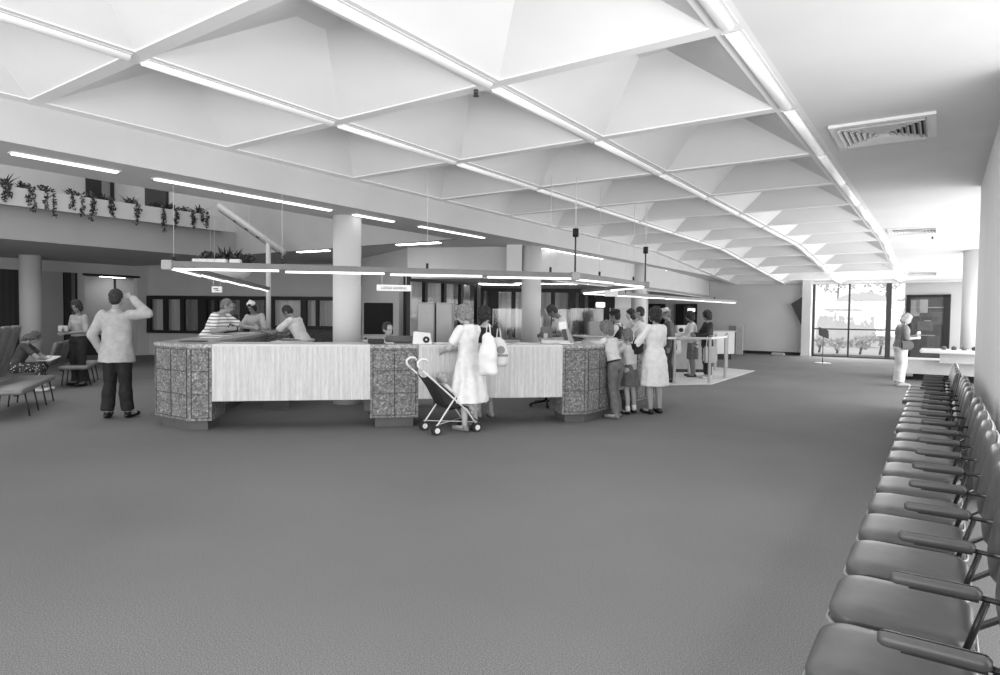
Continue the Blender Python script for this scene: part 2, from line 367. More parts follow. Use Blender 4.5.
for i, y in enumerate((10.35, 10.95)):
    t = thing('ceiling_light', ['round lit ceiling light in the alcove, the left one', 'round lit ceiling light in the alcove, the right one'][i], 'ceiling light', (WL-.8-.4*i, y, 2.75))
    MB().tube([(0, 0, -.05), (0, 0, 0)], [.19, .22], 24).build('diffuser', emit(9), t)
    MB().tube([(0, 0, 0), (0, 0, .02)], .24, 24).build('rim', WHITE, t)
t = thing('cupboard', 'low dark cupboard against the back of the lit alcove', 'cupboard', (WL-1.45, 9.95, 0))
MB().box((0, 0, .33), (.5, .9, .66), bev=.01).build('body', mat(30, .5), t); MB().box((0, 0, .675), (.54, .94, .03)).build('top', mat(60, .5), t)
nt_ = thing('wall_notice', 'small dark lettering strip with dots on the pale alcove wall', 'notice', (WL-1.84, 9.75, 1.45))
MB().box((0, 0, .06), (.01, .34, .05)).build('strip', DARKF, nt_)
for k in range(3): MB().ball((0, .05, -.08-.14*k), (.012, .035, .045), 10).build('dot', DARKF, nt_)
# ================================================================ counter island
ST = mat(138, .75, 'stone'); STD = mat(86, .8, 'plain'); GRT = mat(60, .85); TOPM = mat(178, .4, 'stone'); PAN = mat(208, .6, 'weave')
CO = V(-7.89, 4.41, 0); ud = V(.7071, .7071, 0); nd = V(-.7071, .7071, 0)      # along the front, and inward
def cp(u, n): p = CO+ud*u+nd*n; return (p.x, p.y)
def stone_block(name, label, poly, tops, front, inset=.09):
    """poly: footprint, front = list of (a,b,tiles) visible faces that get tile joints"""
    cx = sum(p[0] for p in poly)/len(poly); cy = sum(p[1] for p in poly)/len(poly)
    t = thing(name, label, 'counter block', (cx, cy, 0))
    P = [(x-cx, y-cy) for x, y in poly]
    MB().prism([(x*(1-inset*2.2), y*(1-inset*2.2)) for x, y in P], 0, .14).build('plinth', STD, t)
    MB().prism(P, .13, 1.075).build('body', ST, t)
    MB().prism([(x*1.02, y*1.02) for x, y in P], 1.075, 1.118).build('top', TOPM, t)
    g = MB()
    for a, b, nt in front:
        a = V(a[0]-cx, a[1]-cy, 0); b = V(b[0]-cx, b[1]-cy, 0); d = b-a; L = d.length; d.normalize(); n = V(d.y, -d.x, 0)
        if n.dot((a+b)/2) < 0: n = -n
        rz = math.atan2(d.y, d.x); rows = 3
        e = .035
        zs = [.165+.30*k for k in range(4)]; zs[-1] = 1.045
        for z in zs: g.box(((a+b)/2+n*.002)+V(0, 0, z), (L-2*e, .008, .008), rz)
        for k in range(nt+1):
            c = a+d*(e+(L-2*e)*k/nt)+n*.002; g.box((c.x, c.y, .605), (.008, .008, .88), rz)
    g.build('tile_joints', GRT, t)
    return t
A = cp(.28, 0); B = cp(0, 0); Cc = (-8.72, 4.41); D = (-8.92, 4.61)
stone_block('counter_block', 'speckled stone counter block at the left corner, chamfered and nearest the bench', [A, B, Cc, D, (-8.44, 5.09), cp(.28, .7)], None, [(A, B, 1), (B, Cc, 2), (Cc, D, 1)])
stone_block('counter_block', 'speckled stone counter block between the two pale panels', [cp(2.28, 0), cp(2.92, 0), cp(2.92, .72), cp(2.28, .72)], None, [(cp(2.28, 0), cp(2.92, 0), 2)])
E3 = cp(5.31, 0)
stone_block('counter_block', 'speckled stone counter block at the right front corner, beside the boy', [cp(4.95, 0), E3, (-4.13, 8.95), (-4.85, 8.95), cp(4.95, .72)], None, [(cp(4.95, 0), E3, 1), (E3, (-4.13, 8.95), 2)])
stone_block('counter_block', 'speckled stone counter end block behind the woman in the white dress', [(-4.13, 9.95), (-4.13, 10.75), (-4.35, 10.97), (-4.95, 10.5), (-4.85, 9.95)], None, [((-4.13, 9.95), (-4.13, 10.75), 2), ((-4.13, 10.75), (-4.35, 10.97), 1)])
def panel(name, label, a, b, inw, cat='counter panel'):
    a = V(*a, 0); b = V(*b, 0); c = (a+b)/2; d = (b-a); L = d.length; d.normalize(); rz = math.atan2(d.y, d.x)
    t = thing('counter_unit', label, 'counter', (c.x, c.y, 0), rz)
    s_ = 1 if V(-d.y, d.x, 0).dot(V(*inw, 0)) > 0 else -1
    MB().box((0, s_*.02, .735), (L-.004, .04, .71), bev=.004).build('front_panel', PAN, t)
    MB().box((0, s_*.36, 1.103), (L-.004, .72, .03), bev=.006).build('top', mat(205, .45), t)
    MB().box((0, s_*.40, .45), (L-.10, .03, .12)).build('rail', mat(50), t)
    MB().box((0, s_*.66, .72), (L-.02, .02, .68)).build('back_panel', mat(120), t)
    return t
panel('', 'long pale woven counter front between the left and middle stone blocks', cp(.28, .0), cp(2.28, .0), nd.xy)
panel('', 'long pale woven counter front behind the stroller, right of the middle block', cp(2.92, .0), cp(4.95, .0), nd.xy)
panel('', 'short pale counter section along the right side of the island', (-4.13, 8.95), (-4.13, 9.95), (-1, 0))
panel('', 'pale counter section at the back where the queue is served', (-4.36, 10.98), (-6.3, 12.92), (-1, -1))
# left arm of the island, stone faced
lv = V(-.7071, .7071, 0)
def lp(u, n): p = V(-8.92, 4.61, 0)+lv*u+V(.7071, .7071, 0)*n; return (p.x, p.y)
stone_block('counter_run', 'long stone counter running back from the left corner block', [lp(0.0, 0), lp(3.9, 0), lp(3.9, .72), lp(.0, .68)], None, [(lp(0, 0), lp(3.9, 0), 10)], inset=.03)
stone_block('counter_block', 'stone end block of the left counter run, by the man leaning over', [lp(3.9, 0), lp(4.7, 0), lp(4.7, 1.05), lp(3.9, 1.05)], None, [(lp(3.9, 1.05), lp(4.7, 1.05), 2)])
dk = thing('work_desk', 'pale inner work desk beside the left stone counter run', 'desk', (*lp(2.4, 1.35), 0), R(135))
MB().box((0, 0, .99), (3.0, .62, .05), bev=.01).build('top', mat(185, .5), dk); MB().box((0, -.0, .74), (2.8, .5, .46)).build('body', mat(130), dk)
for q in (-1.35, 1.35): MB().box((q, 0, .26), (.05, .4, .52)).build('leg', mat(90), dk)
# inner grey desks
def desk(px0, px1, d, ztop, label, v=150):
    a, b = pd(px0, d), pd(px1, d); c = (a+b)/2; L = (b-a).length
    t = thing('desk', label, 'desk', (c.x, c.y, 0), R(34.7))
    MB().box((0, .36, ztop-.02), (L+.06, .8, .04), bev=.008).build('top', mat(190, .5), t)
    MB().box((0, 0, (ztop-.04)/2), (L, .04, ztop-.04)).build('front', mat(v, .7), t)
    for s_ in (-1, 1): MB().box((s_*(L/2-.03), .36, (ztop-.04)/2), (.04, .68, ztop-.04)).build('side', mat(v-20, .7), t)
    return t
desk(494, 520, 13.6, .98, 'grey fronted desk behind the counter, left of the middle column')
desk(543, 566, 11.6, 1.12, 'grey fronted desk in front of the clerk wearing a tie')
desk(591, 602, 11.6, 1.10, 'small grey cabinet desk behind the boy', 140)
desk(365, 372, 10.0, 1.12, 'narrow desk edge behind the counter by the seated clerk', 120)
# tall grey cabinets
for i, (a, b) in enumerate(((417.5, 434.6), (436, 452.5))):
    p = (pd(a, 10.6)+pd(b, 10.6))/2; L = (pd(b, 10.6)-pd(a, 10.6)).length
    t = thing('filing_cabinet', ['tall plain grey cabinet behind the counter, left of the pair', 'tall plain grey cabinet behind the counter, right of the pair'][i], 'cabinet', (p.x, p.y, 0), R(34.7))
    MB().box((0, .2, .865), (L, .4, 1.73), bev=.012).build('body', mat(150, .6), t)
    MB().box((0, -.006, .87), (L-.03, .012, 1.66)).build('door', mat(165, .6), t)
# black display board
p0, p1 = pd(364, 15), pd(393, 15); c = (p0+p1)/2
t = thing('display_board', 'large black board standing behind the seated clerk', 'board', (c.x, c.y, 0), R(34.7))
MB().box((0, 0, 1.42), ((p1-p0).length, .05, .74), bev=.01).build('panel', mat(12, .9), t)
MB().box((0, -.04, .99), ((p1-p0).length, .14, .03)).build('shelf', mat(190, .5), t)
for s_ in (-1, 1): MB().box((s_*.3, 0, .5), (.04, .04, 1.0)).build('leg', mat(40), t)
# teller glass screens on top of the inner desks
def screen(px0, px1, d, z0, z1, label):
    a, b = pd(px0, d), pd(px1, d); c = (a+b)/2; L = (b-a).length
    t = thing('glass_screen', label, 'screen', (c.x, c.y, 0), R(34.7))
    MB().box((0, 0, (z0+z1)/2), (L, .012, z1-z0)).build('pane', glass(.05, .1, .93), t)
    for s_ in (-1, 1): MB().box((s_*L/2, 0, (z0+z1)/2), (.015, .03, z1-z0)).build('edge_strip', mat(190, .4), t)
    MB().box((0, 0, z0+.0), (L, .05, .03)).build('base_strip', mat(120, .5), t)
    MB().box((s_*.0, 0, z0/2), (L*.9, .04, z0)).build('stand', mat(110, .7), t)
screen(493, 522, 14.6, .98, 1.68, 'clear glass teller screen left of the middle column')
screen(540, 570, 14.2, .98, 1.68, 'clear glass teller screen behind the clerk wearing a tie')
screen(571, 603, 13.8, .98, 1.70, 'clear glass teller screen behind the leaflet stand')
screen(610, 640, 15.6, .98, 1.74, 'clear glass teller screen behind the group of customers')
# ---- queue area
ct = MB(); q = [at(755, 371, 0), at(712, 384.5, 0), at(630, 386, 0), V(-6.6, 14.2, 0), at(700, 366, 0)]
ct.prism([(v.x, v.y) for v in q], .0005, .012); tag(ct.build('carpet_tile', mat(205, .9, 'carpet')), 'pale carpet patch under the queue railing', 'carpet')
ME = mat(165, .4)
rail = thing('queue_railing', 'pale tubular queue railing around the waiting women', 'railing', (-4.7, 15.5, 0))
def W2L(p): return (p[0]+4.7, p[1]-15.5, p[2])
pa = [at(674, 383.5, 0), at(709, 383.5, 0), at(725, 378.5, 0), at(726.5, 368, 0)]
pb = [at(689, 374.5, 0), at(715, 370.5, 0)]
for p in pa+pb: MB().box(W2L((p.x, p.y, .525)), (.06, .06, 1.03), R(35), bev=.005).build('post', ME, rail)
for a, b in ((at(666, 384, 0), pa[0]), (pa[0], pa[1]), (pa[1], pa[2]), (pa[2], pa[3]), (pb[0], pb[1])):
    MB().bar(W2L((a.x, a.y, 1.05)), W2L((b.x, b.y, 1.05)), .06, .05).build('handrail', ME, rail)
struct(MB().box((-27.4, 13, 3), (.15, 34, 6)).build('wall_outer_left', mat(150, .8)))
# ---- far machine counter and cabinets
a, b = pd(705, 23), pd(730, 24); c = (a+b)/2
t = thing('service_counter', 'white fronted counter near the far wall, behind the queue railing', 'counter', (c.x, c.y, 0), R(45))
MB().box((0, 0, .62), (1.0, .7, .82), bev=.01).build('body', mat(214, .6), t); MB().box((0, .05, .11), (.9, .55, .22)).build('plinth', mat(25), t); MB().box((0, 0, 1.04), (1.1, .8, .03)).build('top', mat(190), t)
a = pd(736.5, 26.6)
t = thing('locker', 'tall grey metal locker standing against the far wall', 'locker', (a.x, a.y, 0), R(10))
MB().box((-.14, 0, .6), (.27, .5, 1.2), bev=.008).build('body', mat(120, .6), t); MB().box((.14, 0, .6), (.27, .5, 1.18), bev=.008).build('door', mat(165, .6), t)
for lab, px0, px1 in (('dark doorway in the far wall, left of the man in the hat', 645, 665), ('dark curtained doorway in the far wall with a small lit sign', 676, 697)):
    x0, x1 = wy(px0), wy(px1)
    mb = MB(); mb.box(((x0+x1)/2, WY-.02, 1.07), (x1-x0, .08, 2.14)); dd = struct(mb.build('door_2', mat(30, .8)))
    MB().box(((x0+x1)/2+.1, WY-.07, 1.05), ((x1-x0)*.4, .03, 2.0)).build('curtain', mat(75, .9, 'curtain'), dd)
x = wy(692); MB().box((0, 0, 0), (.0, .0, .0)).bm.free()
tag(MB().box((x, WY-.11, 1.86), (.34, .05, .16), bev=.01).build('lit_sign', emit(.9)), 'small lit white sign in the curtained far doorway', 'sign')
p = pd(603, 20.6); tag(MB().box((p.x-.06, p.y-.08, 1.9), (.3, .05, .17), R(35), bev=.02).build('lit_sign', emit(.9)), 'small white lit sign on the dark door frame behind the clerk in a vest', 'sign')
tag(MB().box((p.x+.05, p.y+.06, 1.22), (.6, .08, 2.44), R(35)).build('door_panel', mat(20)), 'dark door panel behind the small lit sign and the vest clerk', 'door')
# dark angular artwork at the pillar
a = [wy(792), wy(804)]; zt = 2.5
tag(MB().faces([V(a[0], WY-.12, 2.15), V(a[1]+.2, WY-.12, 2.6), V(a[1]+.2, WY-.12, .75), V(a[0], WY-.30, 2.13), V(a[1]+.2, WY-.30, 2.58), V(a[1]+.2, WY-.30, .75)], [(0, 1, 2), (5, 4, 3), (0, 3, 4, 1), (1, 4, 5, 2), (2, 5, 3, 0)]).build('wall_sculpture', mat(48, .4)), 'dark angular wall piece sticking out beside the square end pillar', 'artwork')
for k, (px, py) in enumerate(((778, 354.5), (796, 353.5))):
    p = at(px, py+1, 0); tag(MB().box((p.x, p.y, .06), (.5, .25, .12), R(20*k), bev=.03).build('bundle', mat([170, 40][k], .8, 'fabric')), ['small pale bundle on the carpet at the far wall', 'small dark bundle on the carpet by the end pillar'][k], 'bundle')
# music stand style notice
p = at(822.5, 363.5, 0)
t = thing('notice_stand', 'thin notice stand with dark tilted board in front of the window', 'stand', (p.x, p.y, 0), R(35))
MB().tube([(0, 0, 0), (0, 0, .025)], [.27, .25], 28).build('base', mat(150, .5), t)
MB().tube([(0, 0, .02), (0, 0, .95)], .016, 12).build('pole', mat(110, .4), t)
MB().box((0, 0, 0), (.36, .02, .36), M=Matrix.Translation((.02, .02, 1.05)) @ Matrix.Rotation(R(20), 4, 'Y') @ Matrix.Rotation(R(-38), 4, 'X')).build('board', mat(45, .4), t)
# display cabinet in the right end wall
wd = (rb_-ra_).normalized(); wn_ = V(wd.y, -wd.x, 0)
def onw(px): r = ray(px, 315); den = r.x*wd.y-r.y*wd.x; tt = (ra_.x*wd.y-ra_.y*wd.x)/den; return V(r.x*tt, r.y*tt, 0)
a, b = onw(906.5), onw(950.5); c = (a+b)/2; L = (b-a).length; rz = math.atan2(wd.y, wd.x)
t = thing('display_cabinet', 'black framed glazed display cabinet in the right end wall', 'cabinet', (c.x+wn_.x*.06, c.y+wn_.y*.06, 0), rz)
ZT = 2.48
MB().box((-L/2+.07, 0, ZT/2), (.14, .1, ZT)).box((L/2-.1, 0, ZT/2), (.2, .1, ZT)).box((0, 0, ZT-.05), (L, .1, .1)).box((0, 0, .05), (L, .1, .1)).build('frame', DARKF, t)
MB().box((0, .02, ZT/2), (L-.3, .03, ZT-.1)).build('back', mat(72, .8), t)
MB().box((0, -.03, ZT/2), (L-.3, .01, ZT-.1)).build('pane', glass(.015), t)
for z, l_ in ((2.0, .95), (.95, .5), (1.5, .3)): MB().box((0, -.0, z), (L*l_-.2, .02, .03)).build('shelf', mat(150, .4), t)
for k, (x, z, w_, h) in enumerate(((-.62*L/2, 1.98, .34, .62), (-.28*L/2, 2.05, .38, .5), (.5*L/2, 1.6, .4, .5), (-.1*L/2, 1.3, .5, .35), (.3*L/2, .7, .4, .5))): MB().box((x, -.0, z), (w_, .008, h)).build('notice', mat([140, 150, 84, 90, 82][k]), t)
# low reception desk at the right
t = thing('reception_desk', 'low pale reception desk beside the right hand columns', 'desk', (-.12, 19.8, 0), 0)
MB().box((.65, .2, .12), (2.2, 1.1, .24)).build('plinth', mat(25), t)
MB().box((.62, .1, .34), (2.7, 1.5, .34), bev=.01).build('base', mat(190, .7), t)
MB().box((.75, -.8, .61), (1.3, .5, .24)).build('body', mat(175, .7), t)
MB().box((.62, -.75, .77), (1.85, 1.1, .08), bev=.02).build('top', mat(196, .5), t)
MB().box((-.72, .1, .45), (.18, 1.0, .88)).build('end_panel', mat(190, .7), t)
for k in range(4):
    tag(MB().tube([(.06+.2*k, 18.95, .81), (.06+.2*k, 18.95, .87), (.06+.2*k, 18.95, .9)], [.05, .06, .02], 12).build('desk_item', mat([90, 70, 100, 60][k])), f'small dark round item on the low reception desk, {ORD[k]} from the left', 'desk item', 'round items on the reception desk')
sh = MB()
for k in range(5): sh.box((.95+.06*k, 19.0-.03*k, .83+.012*k), (.5, .34, .012), R(12*k))
tag(sh.build('paper_stack', mat(235)), 'loose stack of white papers on the low reception desk', 'papers')
# ---- outside: paving, arch and shrubs
tag(MB().box((-3, 44, -.07), (60, 30, .1)).build('pavement', mat(215, .9)), 'bright pavement outside the far windows', 'pavement', kind='stuff')
ar = MB(); cx = wy(860)*1.35; n = 28; R1 = 2.0
cy_ = 40.0; cx = (ray(862, 315).x/ray(862, 315).y)*cy_
ar.faces([V(cx+2.25*math.cos(math.pi*k/n), cy_, 2.1*math.sin(math.pi*k/n)+.9) for k in range(n+1)]+[V(cx-2.25, cy_, 0), V(cx+2.25, cy_, 0)]+[V(cx+2.25*math.cos(math.pi*k/n), cy_+.5, 2.1*math.sin(math.pi*k/n)+.9) for k in range(n+1)]+[V(cx-2.25, cy_+.5, 0), V(cx+2.25, cy_+.5, 0)],
  [tuple(range(n+3)), tuple(range(n+3, 2*n+6))[::-1]]+[(k, (k+1) % (n+3), n+3+(k+1) % (n+3), n+3+k) for k in range(n+3)])
tag(ar.build('arched_wall', mat(240, .9)), 'large pale arched wall outside the far windows', 'wall')
def leaves(mb, c, r, n, sz, flat=1):
    for _ in range(n):
        d = V(random.gauss(0, 1), random.gauss(0, 1), random.gauss(0, 1)).normalized()*r*random.random()**.4
        p = V(c[0]+d.x, c[1]+d.y, c[2]+d.z*flat); a = V(random.uniform(-1, 1), random.uniform(-1, 1), random.uniform(-1, 1)).normalized()*sz; b = a.orthogonal().normalized()*sz*.5
        mb.faces([p-a, p-b, p+a, p+b], [(0, 1, 2, 3)])
for k, (px, d, z, r, n) in enumerate(((836, 37, 4.0, 1.3, 230), (884, 36, 3.9, 1.4, 120), (820, 29.3, .5, .35, 40), (838, 28.6, .45, .4, 60), (861, 28, .5, .42, 80), (881, 28, .7, .4, 60), (901, 30, 2.0, .8, 90))):
    p = pd(px, d); t = thing(['tree', 'tree', 'shrub', 'shrub', 'shrub', 'shrub', 'tree'][k], ['sunlit tree crown above the arch, left of the centre mullion', 'pale tree crown above the arch, right of the centre mullion', 'sunlit shrub low behind the notice stand board', 'sunlit shrub at the foot of the centre mullion, left side', 'sunlit shrub just right of the centre mullion', 'sunlit shrub beside the thick right mullion', 'pale tree outside, behind the woman at the reception desk'][k], 'plant', (p.x, p.y, 0))
    mb = MB(); leaves(mb, (0, 0, z), r, n, .13, .75); mb.build('foliage', mat(205, .8, 'leaf'), t)  # leaves coloured pale so the strong sun outside is in their grey
    MB().limb((0, 0, -.02), (.1, 0, z), .05, .03, 8).build('trunk', mat(120), t)
# ================================================================ lamps
TUBE = emit(1.15); DIFF = emit(2.6); DIFB = emit(9)
# diffuser strips under the coffer ribs
for i in range(3):
    for j in range(J0+2, J1):
        y0, y1 = Y0+j*SY+.06, min(Y0+(j+1)*SY-.06, WY-.1)
        if y1-y0 < .4: continue
        x = X0-i*SX
        t = thing('ceiling_light', f'long ceiling light strip in the {["rightmost", "middle", "left"][i]} coffer line, {ORD[j-J0-2]} from the camera', 'ceiling light', (x, (y0+y1)/2, CZ+dz_((y0+y1)/2)), 0, 'light strips under the coffer ribs')
        if y0 > 19.1: t.rotation_euler = (math.atan2(-.6, 9.6), 0, 0)
        L = y1-y0
        MB().tube([(0, -L/2, -.012), (0, L/2, -.012)], [(.05, .03)]*2, 10, lat=(1, 0, 0)).build('diffuser', emit(.2), t)
        MB().box((0, 0, -.004), (.15, L, .006)).build('batten', WHITE, t)
# recessed fittings in the beam soffit
XF = -8.0
for k, (ya, yb) in enumerate(((2.6, 3.63), (4.07, 4.96), (5.0, 5.9), (5.94, 6.8), (7.3, 8.2), (8.9, 10.9), (13.3, 16.6), (19.5, 21.7))):
    t = thing('ceiling_light', f'lit fluorescent fitting under the long box beam, {ORD[k]} from the left', 'ceiling light', (XF, (ya+yb)/2, 3.17), 0, 'fluorescent fittings under the box beam')
    MB().box((0, 0, -.015), (.085, yb-ya, .02), bev=.004).build('diffuser', DIFF, t); MB().box((0, 0, -.004), (.12, yb-ya+.04, .01)).build('frame', WHITE, t)
for k, (px, py, L, z, rz) in enumerate(((313, 251.5, 1.1, 3.16, 5), (418, 244, 1.2, 3.16, 5), (466, 281.5, 1.2, 2.41, 35), (498, 283.5, 1.2, 2.41, 35), (551, 281, 2.0, 2.41, 35))):
    p = at(px, py, z)
    if k > 3: p = pd(px, 17.5 if k == 4 else 20)
    if k in (2, 3): p = pd(px, 17.8+.4*(k-2))
    t = thing('ceiling_light', ['lit ceiling light left of the near column, under the low ceiling', 'lit ceiling light right of the near column, under the low ceiling', 'lit ceiling light above the curtains, behind the mother', 'short lit ceiling light left of the middle column', 'lit ceiling light right of the middle column, behind the clerk in a tie', 'lit ceiling light above the man leaning over'][k], 'ceiling light', (p.x, p.y, [3.175, 3.175, 2.415, 2.415, 2.415, 3.175][k]), R(rz))
    MB().box((0, 0, -.012), (L, .14, .02), bev=.004).build('diffuser', DIFB, t); MB().box((0, 0, -.002), (L+.05, .18, .006)).build('frame', WHITE, t)
# suspended lighting ring following the counter
ZR = 2.10
RP = [at(168, 266.5, ZR), at(575, 277.5, ZR), at(645, 286, ZR), at(583, 292.5, ZR), at(733, 302, ZR)]
RP[4] = V(-6.35, 24.6, ZR)
LBk = at(268, 290, ZR)
ring = thing('suspended_light_beam', 'long suspended light beam zigzagging above the counter island', 'light', (RP[0].x, RP[0].y, ZR))
def RL(p): return Vector(p)-V(RP[0].x, RP[0].y, ZR)
for a, b in ((LBk, RP[0]), (RP[0], RP[1]), (RP[1], RP[2]), (RP[2], RP[3]), (RP[3], RP[4])):
    d = (b-a).normalized()
    MB().bar(RL(a)+V(0, 0, .035), RL(b)+V(0, 0, .03), .10, .07).build('channel', mat(112, .5), ring)
    n = max(1, round((b-a).length/1.55)); L = (b-a).length
    for q in range(n):
        p0 = a+d*(L*q/n+.04); p1 = a+d*(L*(q+1)/n-.04)
        MB().tube([RL(p0)-V(0, 0, .03), RL(p1)-V(0, 0, .018)], .015, 10).build('tube', emit(1.7), ring)
for p in (RP[0], RP[1], RP[2]): MB().box(RL(p)+V(0, 0, .02), (.13, .13, .12), R(45), bev=.01).build('corner_box', mat(150, .4), ring)
for p in (RP[1], RP[2]):
    MB().tube([RL(p)+V(0, 0, .08), RL(p)+V(0, 0, .62)], .014, 8).build('drop_rod', mat(60, .4), ring)
    MB().tube([RL(p)+V(0, 0, .6), RL(p)+V(0, 0, .72)], .045, 12).build('junction', mat(20), ring)
    MB().tube([RL(p)+V(0, 0, .7), (RL(p).x, RL(p).y, CZ-ZR)], .006, 6).build('wire', mat(220), ring)
for a, b, f in ((RP[0], RP[1], .25), (RP[0], RP[1], .6), (RP[0], RP[1], .93), (RP[1], RP[2], .3), (RP[1], RP[2], .8), (LBk, RP[0], .97), (RP[3], RP[4], .2), (RP[3], RP[4], .8)):
    p = RL(a+(b-a)*f); MB().tube([p+V(0, 0, .06), p+V(0, 0, .14)], .018, 8).build('wire_stub', mat(30), ring)
    MB().tube([p+V(0, 0, .1), (p.x, p.y, CZ-ZR)], .003, 5).build('wire', mat(200), ring)
# hanging signs below the beam
def text_mesh(name, s, size, m, parent, loc, rot, thick=.002):
    cu = bpy.data.curves.new('t', 'FONT'); cu.body = s; cu.size = size; cu.align_x = 'CENTER'; cu.align_y = 'CENTER'; cu.extrude = thick
    o = bpy.data.objects.new('t', cu); C.objects.link(o); dg = bpy.context.evaluated_depsgraph_get(); dg.update()
    me = bpy.data.meshes.new_from_object(o.evaluated_get(dg)); bpy.data.objects.remove(o); me.materials.clear(); me.materials.append(m)
    n = link(name, me, parent); n.location = loc; n.rotation_euler = rot; return n
def ring_at(px, a, b):
    r = ray(px, 315); d = b-a; den = r.x*d.y-r.y*d.x; t = (a.x*d.y-a.y*d.x)/den; return V(r.x*t, r.y*t, 0), t
def hsign(px0, px1, py, seg_, label, txt, h=.10, size=.045):
    (a, ta), (b, tb) = ring_at(px0, *seg_), ring_at(px1, *seg_); L = (b-a).length; c = (a+b)/2
    if L > 1.0 or seg_[0] is LBk: L = .17
    if seg_[0] is RP[2]: L = .28
    r = ray((px0+px1)/2, py); tt = (ta+tb)/2; z = HC+r.z*tt
    dd_ = (seg_[1]-seg_[0]); rz = math.atan2(dd_.y, dd_.x)
    if abs(rz) > math.pi/2: rz -= math.copysign(math.pi, rz)
    t = thing('hanging_sign', label, 'sign', (c.x, c.y, z), rz if seg_[0] is not LBk and seg_[0] is not RP[2] else R(35))
    MB().box((0, 0, 0), (L, .02, h), bev=.003).build('board', mat(228, .5), t)
    for s_ in (-1, 1): MB().tube([(s_*L*.35, 0, h/2), (s_*L*.35, 0, ZR-z)], .004, 5).build('wire', mat(200), t)
    if seg_[0] is LBk: MB().box((-.015, -.011, .012), (.08, .003, .02)).box((.01, -.011, -.018), (.07, .003, .014)).build('dark_mark', mat(90), t)
    if txt: text_mesh('lettering', txt, size, mat(90, .6), t, (0, -.012, -.004), (R(90), 0, 0))
hsign(376.5, 411, 288, (RP[0], RP[1]), 'long white hanging sign with two small dark words below the light beam', 'LODGE GENERAL', .085, .045)
hsign(213, 221, 289.5, (LBk, RP[0]), 'small square white hanging sign above the man in a striped shirt', '', .1, .05)
hsign(604.5, 617.5, 293.5, (RP[2], RP[3]), 'plain white hanging sign board below the zigzag light beam', '', .13, .06)
# hanging planter behind the ring
p = pd(225, 12.6); pz = 1.53+(309-262)/F*12.6
pl = thing('hanging_planter', 'shallow white hanging bowl planter filled with spiky dark plants', 'planter', (p.x, p.y, pz), R(35))
MB().tube([(0, 0, -.34), (0, 0, -.31), (0, 0, -.2), (0, 0, -.02), (0, 0, .0)], [.16, .3, .44, .54, .52], 36).build('bowl', mat(205, .5), pl)
for x_, w_ in ((-.3, .3), (.02, .36), (.36, .2)): MB().box((x_, -.36, .04), (w_, .12, .09), bev=.01).build('trough', mat(215, .5), pl)
for k in range(3):
    a = 2.1*k+.5; MB().tube([(.45*math.cos(a), .45*math.sin(a), 0), (.45*math.cos(a), .45*math.sin(a), 6-pz-.1)], .004, 5).build('wire', mat(180), pl)
def blade(mb, base, d, L, wd_, droop):
    d = Vector(d).normalized(); s_ = d.cross(V(0, 0, 1)); s_ = (s_ if s_.length > .01 else V(1, 0, 0)).normalized(); p = Vector(base); prev = None; n = 5
    for q in range(n+1):
        f = q/n; wq = wd_*(1-f)**.7+.002; a, b = p-s_*wq, p+s_*wq
        if prev: mb.faces([prev[0], prev[1], b, a], [(0, 1, 2, 3)])
        prev = (a, b); p = p+d*(L/n); d = (d+V(0, 0, -droop/n)).normalized()
mb = MB()
for _ in range(46):
    a = random.random()*6.28; e = random.uniform(.3, 1.6); blade(mb, (random.uniform(-.1, .2), random.uniform(-.1, .1), .08), (math.cos(a), math.sin(a), e), random.uniform(.25, .42), .022, .7)
leaves(mb, (-.28, 0, .14), .26, 150, .05, .5); leaves(mb, (.38, 0, .12), .22, 110, .05, .5); leaves(mb, (0, 0, .1), .4, 160, .05, .3)
mb.build('foliage', mat(42, .7, 'leaf'), pl)
# pole and sloping pipe behind the left arm
a = pd(268.5, 16.4); pb_ = V(a.x, a.y, 0)
zt = 1.53+(309-237)/F*16.4
t = thing('steel_post', 'pale round steel post carrying the sloping pipe', 'post', (pb_.x, pb_.y, 0))
MB().tube([(0, 0, 0), (0, 0, zt)], .062, 20).build('post', mat(190, .5), t)
MB().tube([(0, 0, 0), (0, 0, .02)], .11, 20).build('base_plate', mat(150, .5), t)
d1 = pd(219, 16.4); d2 = pd(285, 16.4); za = 1.53+(308-202)/F*16.4; zb = 1.53+(309-249)/F*16.4
t = thing('sloping_pipe', 'pale pipe sloping down to the right from the planter parapet end', 'pipe', (d1.x, d1.y, za))
MB().tube([(0, 0, 0), (d2.x-d1.x, d2.y-d1.y, zb-za)], .075, 16).build('pipe', mat(186, .5), t)
for k in range(5):
    f = .25+.17*k; MB().box(((d2.x-d1.x)*f, (d2.y-d1.y)*f, (zb-za)*f-.09), (.05, .05, .06)).build('clip', mat(50), t)
MB().tube([(0, 0, -.13), (d2.x-d1.x, d2.y-d1.y, zb-za-.13)], .012, 8).build('cable', mat(60), t)
